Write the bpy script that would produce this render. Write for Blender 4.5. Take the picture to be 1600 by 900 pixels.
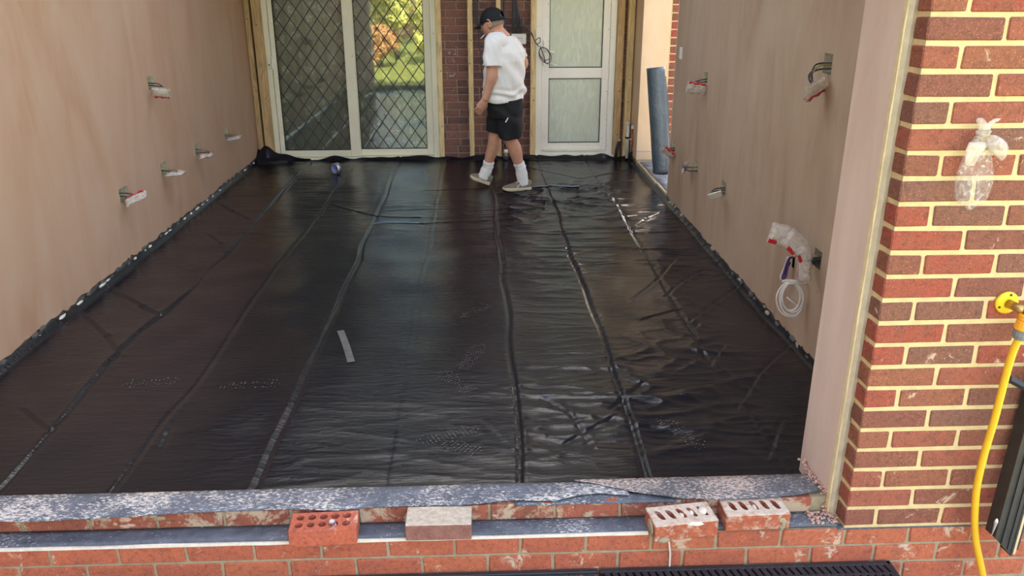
import bpy, bmesh, math, random
import numpy as np
from mathutils import Vector, Matrix, noise as mn

# ---------------------------------------------------------------- scene, camera, light
for o in list(bpy.data.objects): bpy.data.objects.remove(o)
S = bpy.context.scene
C = S.collection
random.seed(7); RNG = np.random.default_rng(7)
CAM = np.array([-1.2212, -2.2781, 1.7323]); YAW, PITCH, ROLL, FPX = .03996, .35627, .0010, 1276.7
cy_, sy_, cp_, sp_ = math.cos(YAW), math.sin(YAW), math.cos(PITCH), math.sin(PITCH)
fw = np.array([sy_*cp_, cy_*cp_, -sp_]); rt = np.array([cy_, -sy_, 0.]); dn = np.cross(fw, rt)
cr_, sr_ = math.cos(ROLL), math.sin(ROLL)
rt, dn = rt*cr_ + dn*sr_, -rt*sr_ + dn*cr_
cd = bpy.data.cameras.new('camera'); cam = bpy.data.objects.new('camera', cd); C.objects.link(cam)
cd.sensor_fit = 'HORIZONTAL'; cd.sensor_width = 36; cd.lens = FPX/1600*36; cd.clip_start = .05
cam.matrix_world = Matrix(((rt[0], -dn[0], -fw[0], CAM[0]), (rt[1], -dn[1], -fw[1], CAM[1]), (rt[2], -dn[2], -fw[2], CAM[2]), (0, 0, 0, 1)))
S.camera = cam
VS = S.view_settings
VS.view_transform = 'Standard'; VS.look = 'None'; VS.gamma = 1; VS.use_curve_mapping = False
VS.exposure = 2.2
SUN_DIR = Vector((.16, .78, .60)).normalized()            # towards the sun: behind the house
w = bpy.data.worlds.new('sky'); S.world = w; w.use_nodes = True
nt = w.node_tree; sky = nt.nodes.new('ShaderNodeTexSky'); sky.sky_type = 'NISHITA'; sky.sun_disc = False
sky.sun_elevation = math.asin(SUN_DIR.z); sky.sun_rotation = math.atan2(SUN_DIR.x, SUN_DIR.y)
sky.air_density = 1.0; sky.dust_density = 3.0; sky.ozone_density = 1.0
hz_ = nt.nodes.new('ShaderNodeMix'); hz_.data_type = 'RGBA'; hz_.inputs[0].default_value = .62; hz_.inputs[7].default_value = (.95, .86, .70, 1)   # thin bright haze
nt.links.new(sky.outputs[0], hz_.inputs[6]); nt.links.new(hz_.outputs[2], nt.nodes['Background'].inputs[0])
nt.nodes['Background'].inputs[1].default_value = .42
sl = bpy.data.lights.new('sun', 'SUN'); sl.energy = 4.2; sl.angle = math.radians(.6); sl.color = (1, .93, .80)
so = bpy.data.objects.new('sun', sl); C.objects.link(so); so.rotation_euler = SUN_DIR.to_track_quat('Z', 'Y').to_euler(); so.location = (3, 20, 15)

# a photograph pixel on a plane of the place (X, Y or Z = val)
def hit(u, v, ax, val):
    d = rt*((u-800)/FPX) + dn*((v-450)/FPX) + fw
    p = CAM + d*((val-CAM[ax])/d[ax]); return Vector(p)
def atY(u, v, Y): return hit(u, v, 1, Y)
def atX(u, v, X): return hit(u, v, 0, X)
def atZ(u, v, Z): return hit(u, v, 2, Z)

# ---------------------------------------------------------------- helpers
def link(o, parent=None):
    C.objects.link(o)
    if parent is not None:
        o.parent = parent
        m = Matrix.Translation(parent.location)
        pp = parent.parent
        if pp is not None: m = Matrix.Identity(4)
        o.matrix_parent_inverse = Matrix.Translation(ROOT.get(parent.name, Vector())).inverted()
    return o
ROOT = {}
def empty(name, loc, label, cat, group=None, kind=None):
    o = bpy.data.objects.new(name, None); o.location = loc; o.empty_display_size = .05; C.objects.link(o)
    ROOT[o.name] = Vector(loc); tag(o, label, cat, group, kind); return o
def tag(o, label=None, cat=None, group=None, kind=None):
    if label: o['label'] = label
    if cat: o['category'] = cat
    if group: o['group'] = group
    if kind: o['kind'] = kind
    return o
def mesh(name, V, F, mat, parent=None, smooth=False, label=None):
    me = bpy.data.meshes.new(name); me.from_pydata([tuple(v) for v in V], [], F); me.update()
    if mat: me.materials.append(mat)
    if smooth: me.polygons.foreach_set('use_smooth', [True]*len(me.polygons))
    o = bpy.data.objects.new(name, me); link(o, parent)
    if label: o['label'] = label
    return o
class G:
    def __init__(s): s.V = []; s.F = []
    def add(s, V, F):
        n = len(s.V); s.V += [Vector(v) for v in V]; s.F += [tuple(i+n for i in f) for f in F]; return s
    def box(s, x0, x1, y0, y1, z0, z1, M=None, jit=0):
        V = [Vector((x, y, z)) for z in (z0, z1) for y in (y0, y1) for x in (x0, x1)]
        if jit: V = [v + Vector((random.uniform(-jit, jit), random.uniform(-jit, jit), random.uniform(-jit, jit))) for v in V]
        if M: V = [M @ v for v in V]
        return s.add(V, [(0, 2, 3, 1), (4, 5, 7, 6), (0, 1, 5, 4), (2, 6, 7, 3), (0, 4, 6, 2), (1, 3, 7, 5)])
    def loft(s, rings, cap=True, closed=False):
        n = len(rings[0]); V = [p for r in rings for p in r]; F = []
        m = len(rings)
        for i in range(m if closed else m-1):
            a, b = i*n, ((i+1) % m)*n
            for j in range(n): F.append((a+j, a+(j+1) % n, b+(j+1) % n, b+j))
        if cap and not closed: F.append(tuple(range(n-1, -1, -1))); F.append(tuple((m-1)*n+j for j in range(n)))
        return s.add(V, F)
    def tube(s, P, r, n=8, cap=True, closed=False, squash=1):
        P = [Vector(p) for p in P]; m = len(P)
        R = r if isinstance(r, (list, tuple)) else [r]*m
        rings = []; up = None
        for i in range(m):
            if closed: t = P[(i+1) % m]-P[i-1]
            else: t = P[min(i+1, m-1)]-P[max(i-1, 0)]
            t.normalize()
            if up is None:
                up = Vector((0, 0, 1)) if abs(t.z) < .9 else Vector((1, 0, 0))
            a = up - t*up.dot(t); a.normalize(); b = t.cross(a); up = a
            rings.append([P[i] + (a*math.cos(k*2*math.pi/n)*squash + b*math.sin(k*2*math.pi/n))*R[i] for k in range(n)])
        return s.loft(rings, cap, closed)
    def lathe(s, prof, base, axis, n=16, cap=True):
        axis = Vector(axis).normalized(); base = Vector(base)
        a = axis.orthogonal().normalized(); b = axis.cross(a)
        return s.loft([[base + axis*h + (a*math.cos(k*2*math.pi/n) + b*math.sin(k*2*math.pi/n))*r for k in range(n)] for r, h in prof], cap)
    def build(s, name, mat, parent=None, smooth=False, label=None): return mesh(name, s.V, s.F, mat, parent, smooth, label)
def bevelled(V, F, w, seg=1):
    bm = bmesh.new(); vs = [bm.verts.new(v) for v in V]
    for f in F: bm.faces.new([vs[i] for i in f])
    bmesh.ops.recalc_face_normals(bm, faces=bm.faces)
    bmesh.ops.bevel(bm, geom=list(bm.edges), offset=w, segments=seg, profile=.6, affect='EDGES')
    V2 = [v.co.copy() for v in bm.verts]; bm.verts.index_update(); F2 = [tuple(v.index for v in f.verts) for f in bm.faces]; bm.free()
    return V2, F2
def bbox(name, x0, x1, y0, y1, z0, z1, mat, parent=None, bev=.003, label=None):
    g = G().box(x0, x1, y0, y1, z0, z1); V, F = bevelled(g.V, g.F, bev); return mesh(name, V, F, mat, parent, False, label)
def struct(o, label, cat): return tag(o, label, cat, None, 'structure')
def spline(P, n=6, closed=False):
    P = [Vector(p) for p in P]; m = len(P); out = []
    for i in range(m if closed else m-1):
        if closed: p0, p1, p2, p3 = P[i-1], P[i], P[(i+1) % m], P[(i+2) % m]
        else: p0, p1, p2, p3 = P[max(i-1, 0)], P[i], P[i+1], P[min(i+2, m-1)]
        for k in range(n):
            t = k/n
            out.append(.5*((2*p1) + (p2-p0)*t + (2*p0-5*p1+4*p2-p3)*t*t + (3*p1-p0-3*p2+p3)*t**3))
    if not closed: out.append(P[-1])
    return out
def vnoise(nx, ny, sx, sy, seed):
    """smooth value noise sampled on an nx*ny grid with sx*sy cells"""
    r = np.random.default_rng(seed); g = r.standard_normal((sx+4, sy+4))
    def idx(n, s):
        t = np.linspace(0, s, n, endpoint=False); i = t.astype(int); return i, t-i
    def wts(f): return np.stack([(1-f)**3/6, (3*f**3-6*f**2+4)/6, (-3*f**3+3*f**2+3*f+1)/6, f**3/6], 0)
    ix, fx = idx(nx, sx); iy, fy = idx(ny, sy); wx, wy = wts(fx), wts(fy)
    tmp = sum(wx[a][:, None]*g[ix+a, :] for a in range(4))
    return sum(wy[a][None, :]*tmp[:, iy+a] for a in range(4))*1.9

# ---------------------------------------------------------------- materials
def srgb(r, g, b):
    f = lambda c: (c/255/12.92) if c/255 <= .04045 else ((c/255+.055)/1.055)**2.4
    return (f(r), f(g), f(b), 1)
class MT:
    def __init__(s, name, rough=.7, spec=.4, metal=0):
        s.m = bpy.data.materials.new(name); s.m.use_nodes = True; s.t = s.m.node_tree
        s.b = s.t.nodes['Principled BSDF']; s.b.inputs['Roughness'].default_value = rough
        s.b.inputs['Specular IOR Level'].default_value = spec; s.b.inputs['Metallic'].default_value = metal
    def n(s, typ, **kw):
        x = s.t.nodes.new(typ)
        for k, v in kw.items():
            if isinstance(v, bpy.types.NodeSocket): s.t.links.new(v, x.inputs[k])
            elif k in x.inputs.keys() and not hasattr(x, k): x.inputs[k].default_value = v
            elif hasattr(x, k): setattr(x, k, v)
            else: x.inputs[k].default_value = v
        return x
    def pos(s, scale=(1, 1, 1), rot=(0, 0, 0), obj=False):
        src = s.n('ShaderNodeTexCoord').outputs['Object'] if obj else s.n('ShaderNodeNewGeometry').outputs['Position']
        mp = s.n('ShaderNodeMapping'); s.t.links.new(src, mp.inputs['Vector'])
        mp.inputs['Scale'].default_value = scale; mp.inputs['Rotation'].default_value = rot; return mp.outputs[0]
    def noise(s, vec, scale, detail=4, rough=.55, dist=0):
        x = s.t.nodes.new('ShaderNodeTexNoise'); s.t.links.new(vec, x.inputs['Vector'])
        x.inputs['Scale'].default_value = scale; x.inputs['Detail'].default_value = detail
        x.inputs['Roughness'].default_value = rough; x.inputs['Distortion'].default_value = dist; return x.outputs['Fac']
    def ramp(s, fac, stops, interp='LINEAR'):
        x = s.t.nodes.new('ShaderNodeValToRGB'); s.t.links.new(fac, x.inputs[0]); e = x.color_ramp
        e.interpolation = interp
        while len(e.elements) > 1: e.elements.remove(e.elements[-1])
        e.elements[0].position = stops[0][0]; e.elements[0].color = stops[0][1]
        for p, c in stops[1:]:
            q = e.elements.new(p); q.color = c
        return x.outputs[0]
    def mix(s, fac, a, b, mode='MIX'):
        x = s.t.nodes.new('ShaderNodeMix'); x.data_type = 'RGBA'; x.blend_type = mode
        for sock, val in ((x.inputs['Factor'], fac), (x.inputs[6], a), (x.inputs[7], b)):
            if isinstance(val, bpy.types.NodeSocket): s.t.links.new(val, sock)
            else: sock.default_value = val
        return x.outputs[2]
    def math(s, op, a, b=0):
        x = s.t.nodes.new('ShaderNodeMath'); x.operation = op
        for i, val in enumerate((a, b)):
            if isinstance(val, bpy.types.NodeSocket): s.t.links.new(val, x.inputs[i])
            else: x.inputs[i].default_value = val
        return x.outputs[0]
    def base(s, c):
        if isinstance(c, bpy.types.NodeSocket): s.t.links.new(c, s.b.inputs['Base Color'])
        else: s.b.inputs['Base Color'].default_value = c
        return s
    def rough(s, c): s.t.links.new(c, s.b.inputs['Roughness']); return s
    def bump(s, h, strength=.3, dist=.01):
        x = s.t.nodes.new('ShaderNodeBump'); x.inputs['Strength'].default_value = strength; x.inputs['Distance'].default_value = dist
        s.t.links.new(h, x.inputs['Height']); s.t.links.new(x.outputs[0], s.b.inputs['Normal']); return s
def g(v): return (v, v, v, 1)
def plain(name, col, rough=.6, var=.12, scale=12, bump=.15, metal=0, spec=.4, bd=.004):
    m = MT(name, rough, spec, metal); p = m.pos(); f = m.noise(p, scale, 5)
    lo = tuple(c*(1-var) for c in col[:3]) + (1,); hi = tuple(min(1, c*(1+var)) for c in col[:3]) + (1,)
    m.base(m.ramp(f, [(.3, lo), (.7, hi)]))
    if bump: m.bump(m.noise(p, scale*5, 3), bump, bd)
    return m.m
def brick_mat(name, cols, smear, smear_amt=.62, speck=.5, smear_scale=14):
    m = MT(name, .86, .25); p = m.pos(); oi = m.n('ShaderNodeObjectInfo').outputs['Random']
    n = len(cols); c = m.ramp(oi, [(i/n, srgb(*q)) for i, q in enumerate(cols)], 'CONSTANT')
    f = m.noise(p, 11, 6, .7); c = m.mix(m.ramp(f, [(.38, g(0)), (.72, g(.75))]), c, srgb(*[min(255, int(v*q)) for v, q in zip(cols[n//2], (1.08, 1.02, .92))]))
    f4 = m.noise(p, 17, 5, .7, .5); c = m.mix(m.ramp(f4, [(.5, g(0)), (.75, g(.55))]), c, srgb(*[int(v*q) for v, q in zip(cols[1], (.72, .8, .85))]))
    sp = m.noise(p, 230, 2); c = m.mix(m.ramp(sp, [(.55, g(0)), (.75, g(speck))]), c, srgb(*[min(255, int(v*1.35)+25) for v in cols[0]]))
    dk = m.noise(p, 60, 4, .7); c = m.mix(m.ramp(dk, [(.3, g(.45)), (.5, g(0))]), c, g(.02))
    sm = m.math('MULTIPLY', m.noise(p, smear_scale, 6, .72, .6), m.math('ADD', m.noise(p, 4.3, 2), .5))
    c = m.mix(m.ramp(sm, [(smear_amt, g(0)), (smear_amt+.07, g(.85))]), c, srgb(*smear))
    m.base(c); m.bump(m.noise(p, 130, 4, .7), .45, .004); return m.m
def plaster_mat(name, a, b, c3):
    m = MT(name, .62, .28); p = m.pos((1, 1, .28)); p2 = m.pos()
    f1 = m.noise(p, 2.2, 6, .6, 1.2); f2 = m.noise(p, 9, 5, .6, .8); f3 = m.noise(p2, 1.1, 3)
    c = m.ramp(m.math('ADD', m.math('MULTIPLY', f1, .65), m.math('MULTIPLY', f2, .35)), [(.34, srgb(*a)), (.5, srgb(*b)), (.66, srgb(*c3))])
    c = m.mix(m.ramp(f3, [(.4, g(0)), (.65, g(.5))]), c, srgb(*c3))
    sc = m.noise(m.pos((7, 7, .9), (.5, .2, .1)), 5, 4, .7, 2); c = m.mix(m.ramp(sc, [(.68, g(0)), (.74, g(.4))]), c, srgb(226, 208, 192))
    m.base(c); m.rough(m.ramp(f2, [(.3, g(.5)), (.7, g(.75))]))
    m.bump(m.noise(p, 6, 5, .6, 1), .12, .006); return m.m
M = {}
M['plaster'] = plaster_mat('gypsum_plaster', (180, 142, 113), (190, 155, 128), (193, 164, 141))
M['plaster_r'] = plaster_mat('gypsum_plaster_smooth', (162, 134, 108), (182, 156, 130), (194, 174, 150))
M['reveal'] = plaster_mat('reveal_plaster', (210, 184, 168), (220, 198, 184), (230, 212, 200))
M['jamb'] = plaster_mat('sunlit_jamb_plaster', (214, 182, 146), (224, 196, 162), (230, 206, 178))  # warm bounced sunlight put into the jamb's plaster colour
M['board'] = plain('grey_plasterboard', srgb(214, 216, 220), .85, .04, 4, .05)
M['pier'] = brick_mat('red_multi_brick', [(156, 90, 74), (136, 86, 72), (160, 80, 66), (124, 88, 78), (150, 94, 74), (130, 82, 72)], (214, 190, 168), .66, .5)
M['orange'] = brick_mat('orange_engineering_brick', [(172, 98, 78), (162, 92, 74), (178, 104, 80), (166, 94, 76)], (204, 184, 164), .61, .35)
M['orange_dirty'] = brick_mat('mortar_stained_brick', [(150, 90, 76), (142, 84, 70), (156, 92, 76), (134, 84, 72)], (186, 170, 150), .50, .3, 11)
M['back'] = brick_mat('brown_brick', [(124, 90, 84), (108, 80, 78), (134, 98, 88), (92, 74, 76), (128, 90, 84)], (206, 190, 176), .66, .35, 26)
M['mortar_y'] = plain('buff_mortar', srgb(214, 192, 146), .9, .12, 25, .5)
M['mortar_g'] = plain('grey_mortar', srgb(160, 148, 124), .95, .15, 25, .6)
M['mortar_b'] = plain('old_mortar', srgb(160, 138, 118), .95, .15, 25, .5)
M['bead'] = plain('cream_bead', srgb(226, 208, 168), .8, .08, 40, .3)
M['fillet'] = plain('pale_grey_mortar', srgb(190, 176, 158), .95, .12, 25, .6)
M['lime'] = plain('white_mortar_bed', srgb(222, 214, 204), .9, .1, 40, .5)
M['concrete'] = plain('concrete', srgb(150, 146, 138), .9, .15, 6, .4)
M['block'] = plain('dark_blockwork', srgb(92, 90, 88), .95, .35, 30, .9)
M['patio'] = plain('patio_concrete', srgb(196, 186, 166), .9, .15, 4, .3)
def timber(name, c):
    m = MT(name, .7, .3); p = m.pos((9, 9, .8)); f = m.noise(p, 5, 5, .6, 1.5)
    m.base(m.ramp(f, [(.3, srgb(*[int(v*.78) for v in c])), (.55, srgb(*c)), (.75, srgb(*[min(255, int(v*1.1)) for v in c]))])); m.bump(f, .2, .004); return m.m
M['timber'] = timber('treated_softwood', (226, 200, 148)); M['timber2'] = timber('weathered_softwood', (198, 166, 120))
def upvc(name, c):
    m = MT(name, .38, .5); p = m.pos(); d = m.noise(p, 55, 2, .5); k = m.noise(p, 3, 4)
    cc = m.mix(m.ramp(k, [(.4, g(0)), (.7, g(.35))]), srgb(*c), srgb(*[int(v*.9) for v in c]))
    m.base(m.mix(m.ramp(d, [(.715, g(0)), (.73, g(.8))]), cc, srgb(96, 78, 60))); return m.m
M['upvc'] = upvc('cream_upvc', (236, 230, 206)); M['white_upvc'] = upvc('white_upvc', (240, 238, 226))
M['lead'] = plain('lead_came', srgb(60, 62, 62), .5, .1, 30, 0)
M['rubber'] = plain('black_gasket', srgb(34, 34, 36), .6, .1, 30, 0)
m = MT('window_glass', .0); m.t.nodes.remove(m.b)
tr = m.n('ShaderNodeBsdfTransparent'); tr.inputs[0].default_value = (.86, .9, .88, 1); gl = m.n('ShaderNodeBsdfGlossy'); gl.inputs['Roughness'].default_value = .015; gl.inputs[0].default_value = (.95, 1, .95, 1)
fr = m.n('ShaderNodeFresnel'); fr.inputs[0].default_value = 2.0; mx = m.n('ShaderNodeMixShader')
m.t.links.new(fr.outputs[0], mx.inputs[0]); m.t.links.new(tr.outputs[0], mx.inputs[1]); m.t.links.new(gl.outputs[0], mx.inputs[2]); m.t.links.new(mx.outputs[0], m.t.nodes['Material Output'].inputs[0])
wv = m.noise(m.pos(), 7, 2); bp = m.n('ShaderNodeBump'); bp.inputs['Strength'].default_value = .02; bp.inputs['Distance'].default_value = .02; m.t.links.new(wv, bp.inputs['Height']); m.t.links.new(bp.outputs[0], gl.inputs['Normal'])
M['glass'] = m.m
m = MT('obscured_glass', .18, .6); p = m.pos((1, 1, .25)); f = m.noise(p, 26, 3, .5, 1.5); f2 = m.noise(m.pos((1, 1, .2)), 6, 3)
m.base(m.mix(f2, m.ramp(f, [(.3, srgb(184, 196, 178)), (.5, srgb(200, 209, 192)), (.7, srgb(222, 226, 212))]), srgb(198, 208, 190))); m.bump(f, .6, .010); M['obscure'] = m.m
# net curtain: flowers woven into a thin net
m = MT('lace_net', .9, .1); p = m.pos(); m.b.inputs['Base Color'].default_value = srgb(226, 224, 218)
wob = m.n('ShaderNodeMapping'); nz = m.n('ShaderNodeTexNoise'); m.t.links.new(p, nz.inputs['Vector']); nz.inputs['Scale'].default_value = 26
vadd = m.n('ShaderNodeMix'); vadd.data_type = 'VECTOR'; vadd.inputs[0].default_value = .035; m.t.links.new(p, vadd.inputs[4]); m.t.links.new(nz.outputs['Color'], vadd.inputs[5])
vo = m.n('ShaderNodeTexVoronoi'); vo.inputs['Scale'].default_value = 8.5; m.t.links.new(vadd.outputs[1], vo.inputs['Vector'])
vo2 = m.n('ShaderNodeTexVoronoi'); vo2.inputs['Scale'].default_value = 48; m.t.links.new(p, vo2.inputs['Vector'])
fl = m.math('MULTIPLY', m.ramp(vo.outputs['Distance'], [(.30, g(1)), (.42, g(0))]), m.ramp(vo2.outputs['Distance'], [(.28, g(1)), (.5, g(.25))]))
lv = m.ramp(m.noise(p, 34, 3, .6, 2.5), [(.58, g(0)), (.66, g(.4))])
al = m.math('ADD', m.math('MULTIPLY', m.math('MAXIMUM', fl, lv), .52), .42); m.t.links.new(al, m.b.inputs['Alpha']); M['lace'] = m.m
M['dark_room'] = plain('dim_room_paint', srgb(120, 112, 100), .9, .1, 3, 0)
# membrane
m = MT('black_polythene', .3, .42); p = m.pos((2.2, 9, 4)); f = m.noise(p, 6, 5, .6, .6); q = m.noise(m.pos(), 90, 3)
m.base(m.mix(m.ramp(m.noise(m.pos(), 3.2, 5), [(.45, g(0)), (.75, g(1))]), (.0056, .0070, .0125, 1), (.0095, .0105, .016, 1)))
m.rough(m.ramp(m.noise(m.pos(), 5, 4), [(.35, g(.10)), (.7, g(.20))]))
m.bump(m.math('ADD', f, m.math('MULTIPLY', q, .12)), .28, .010); M['dpm'] = m.m
M['dpm_dust'] = plain('dusty_print', srgb(120, 116, 116), .9, .3, 60, 0)
def dpc(name, amt, cols=((62, 68, 82), (96, 104, 120)), spl=(214, 200, 192)):
    m = MT(name, .6, .4); p = m.pos(); c = m.ramp(m.noise(p, 16, 5, .7, .5), [(.3, srgb(*cols[0])), (.7, srgb(*cols[1]))])
    s1 = m.math('MULTIPLY', m.noise(m.pos((.7, 1.5, 1), (0, 0, .5)), 95, 6, .78, .2), m.math('ADD', m.noise(p, 2.6, 3), .5))
    c = m.mix(m.ramp(s1, [(amt, g(0)), (amt+.06, g(.9))]), c, srgb(*spl))
    m.base(c); m.bump(m.math('ADD', m.noise(p, 240, 2), s1), .5, .004); return m.m
M['dpc'] = dpc('damp_proof_course', .60, ((70, 76, 88), (108, 114, 126)), (214, 214, 214)); M['dpc_hi'] = dpc('splashed_damp_proof_course', .53, ((72, 78, 92), (112, 118, 132)), (226, 220, 214)); M['dpc_pink'] = dpc('plaster_splashed_damp_proof_course', .52, ((72, 76, 84), (106, 108, 114)), (214, 192, 180))
M['galv'] = plain('galvanised_steel', srgb(206, 202, 186), .3, .25, 90, .6, 1)
M['cable_g'] = plain('grey_cable', srgb(70, 70, 74), .5, .1, 30, 0)
M['cable_w'] = plain('white_cable', srgb(232, 230, 226), .4, .05, 30, 0)
M['cable_p'] = plain('purple_cable', srgb(96, 72, 128), .45, .1, 30, 0)
M['earth'] = plain('earth_sleeve', srgb(140, 134, 84), .5, .2, 60, 0)
M['white_plastic'] = plain('white_plastic', srgb(234, 230, 222), .35, .04, 20, 0)
M['red_print'] = plain('red_film', srgb(196, 38, 52), .3, .1, 40, 0)
m = MT('clear_polythene', .16, .6); p = m.pos(obj=False); f = m.noise(p, 38, 4, .6, 1.2)
m.b.inputs['Base Color'].default_value = srgb(232, 226, 222)
m.t.links.new(m.ramp(f, [(.3, g(.05)), (.54, g(.16)), (.66, g(.55))]), m.b.inputs['Alpha']); m.bump(f, .8, .012); M['bag'] = m.m
m = MT('milky_polythene', .2, .6); p = m.pos(); f = m.noise(p, 22, 3, .5, 1)
m.b.inputs['Base Color'].default_value = srgb(226, 216, 208)
m.t.links.new(m.ramp(f, [(.3, g(.22)), (.68, g(.72))]), m.b.inputs['Alpha']); m.bump(f, .8, .01); M['bag2'] = m.m
M['yellow'] = plain('yellow_hose', srgb(236, 184, 40), .38, .05, 40, .05)
M['yellow_pl'] = plain('yellow_flange', srgb(240, 206, 44), .35, .05, 40, .0)
M['orange_pl'] = plain('orange_connector', srgb(240, 168, 48), .35, .05, 40, .0)
M['grey_pl'] = plain('grey_connector', srgb(120, 126, 130), .4, .1, 40, .0)
M['brass'] = plain('brass', srgb(190, 160, 104), .35, .15, 60, .1, 1)
M['black_pl'] = plain('black_plastic', srgb(48, 50, 56), .42, .15, 20, .15)
M['black_pl2'] = plain('dusty_black_plastic', srgb(52, 50, 50), .55, .25, 25, .3)
M['alu'] = plain('pale_edge_metal', srgb(206, 186, 152), .4, .15, 30, .2)
M['zinc'] = plain('zinc_bolt', srgb(190, 196, 204), .3, .1, 40, 0, 1)
M['foam'] = plain('white_foam', srgb(226, 220, 208), .9, .08, 60, .5)
M['rubble'] = plain('pink_plaster_crumb', srgb(206, 168, 152), .95, .15, 60, .8)
M['skin'] = plain('skin', srgb(206, 154, 128), .5, .10, 18, .08)
M['cotton'] = plain('white_cotton', srgb(232, 230, 226), .85, .03, 12, .12)
M['short'] = plain('black_shorts', srgb(30, 31, 35), .8, .12, 20, .15)
M['capc'] = plain('black_cap', srgb(24, 26, 30), .8, .12, 30, .15)
M['sock'] = plain('white_sock', srgb(234, 232, 230), .9, .04, 50, .3)
M['suede'] = plain('grey_suede', srgb(126, 117, 104), .9, .1, 40, .2)
M['sole'] = plain('cream_sole', srgb(200, 188, 160), .7, .06, 40, .1)
M['hair'] = plain('short_grey_hair', srgb(150, 130, 116), .8, .2, 90, .4)
M['roll'] = plain('blue_grey_roll', srgb(76, 90, 100), .28, .18, 5, .5, 0, .5, .02)
M['silver'] = plain('silver_tape', srgb(186, 188, 190), .3, .06, 40, .05, .8)
M['tape_core'] = plain('tape_core', srgb(130, 140, 190), .8, .06, 40, .0)
M['copper'] = plain('copper_pipe', srgb(188, 110, 84), .35, .15, 30, .1, 1)
M['grass'] = plain('lawn', srgb(164, 168, 84), .9, .35, 9, .6)
M['leaf_y'] = plain('yellow_green_leaf', srgb(214, 212, 118), .6, .35, 2.5, 0)
M['leaf_g'] = plain('green_leaf', srgb(158, 170, 84), .6, .35, 2.5, 0)
M['leaf_o'] = plain('orange_leaf', srgb(212, 158, 104), .6, .3, 5, 0)
M['bark'] = plain('bark', srgb(92, 76, 62), .95, .2, 12, .5)
M['fence'] = timber('fence_board', (150, 120, 86))
M['render'] = plain('pale_render', srgb(214, 200, 180), .9, .06, 4, .2)

# ---------------------------------------------------------------- bricks
BM = {}
def brick_mesh(sx, sy, sz, mat, var):
    k = (round(sx, 4), round(sy, 4), round(sz, 4), mat.name, var)
    if k in BM: return BM[k]
    r = random.Random(var*17+3); gg = G().box(-sx/2, sx/2, -sy/2, sy/2, -sz/2, sz/2)
    V = [v + Vector((r.uniform(-1, 1)*.0022, r.uniform(-1, 1)*.0015, r.uniform(-1, 1)*.0018)) for v in gg.V]
    V, F = bevelled(V, gg.F, .004); me = bpy.data.meshes.new('brick'); me.from_pydata([tuple(v) for v in V], [], F); me.materials.append(mat); me.update()
    BM[k] = me; return me
def brick(parent, x0, x1, y0, y1, z0, z1, mat, rot=0):
    sx, sy, sz = x1-x0, y1-y0, z1-z0
    o = bpy.data.objects.new('brick', brick_mesh(sx, sy, sz, mat, random.randrange(4)))
    o.location = ((x0+x1)/2, (y0+y1)/2 + random.uniform(-.0012, .0012), (z0+z1)/2); o.rotation_euler = (random.uniform(-.004, .004), random.uniform(-.005, .005), rot + random.uniform(-.006, .006))
    return link(o, parent)
GA = .07546                       # course gauge
XL, XR, YB = -3.51, .36, 6.30     # plaster faces and back wall face

# ---------------------------------------------------------------- setting: ground, floor, ceiling, house
gr = G().box(-14, 12, -1.6, .8, -.55, -.30).build('ground_patio', M['patio']); struct(gr, 'pale concrete paving outside the open front of the room', 'paving')
gr = G().box(-14, 14, -32, -1.6, -.55, -.30).build('ground_lawn', M['grass']); struct(gr, 'sunlit lawn of the garden behind the paving', 'lawn')
gr = G().box(.72, 12, .8, 14, -.55, -.10).build('ground_passage', M['patio']); struct(gr, 'paved side passage beyond the opening in the right wall', 'paving')
fl_ = G().box(XL-.05, XR+.02, .19, YB+.05, -.3, -.03).build('floor', M['concrete']); struct(fl_, 'concrete floor slab under the black sheet', 'floor')
cg_ = G(); cg_.box(XL-.3, -2.95, 0, YB, 2.45, 2.75).box(-.30, XR+.36, 0, YB, 2.45, 2.75).box(-2.95, -.30, 0, 1.0, 2.45, 2.75).box(-2.95, -.30, 4.5, YB, 2.45, 2.75)   # opening added in the middle to brighten the room
cl_ = cg_.build('ceiling', M['board']); struct(cl_, 'plastered ceiling above the room, out of view, with an opening added for light', 'ceiling')
hb = G(); hb.box(-9, 1.0, YB+.02, 10.5, 2.4, 7.4)
hb.box(-9, XL-.35, YB+.02, 10.5, -.5, 2.4); hb.box(.72, 1.0, YB+.02, 10.5, -.5, 2.4)
hb.build('wall_house', M['render']); struct(bpy.data.objects['wall_house'], 'house wall standing above and beside the back doors', 'wall')
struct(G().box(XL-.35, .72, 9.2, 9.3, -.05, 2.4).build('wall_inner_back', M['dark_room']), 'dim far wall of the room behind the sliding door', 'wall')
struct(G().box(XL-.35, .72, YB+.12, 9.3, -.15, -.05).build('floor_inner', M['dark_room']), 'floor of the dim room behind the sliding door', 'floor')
struct(G().box(-1.50, -1.40, 6.45, 9.2, -.05, 2.4).build('wall_inner_side', M['dark_room']), 'partition of the dim room behind the sliding door', 'wall')

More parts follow.
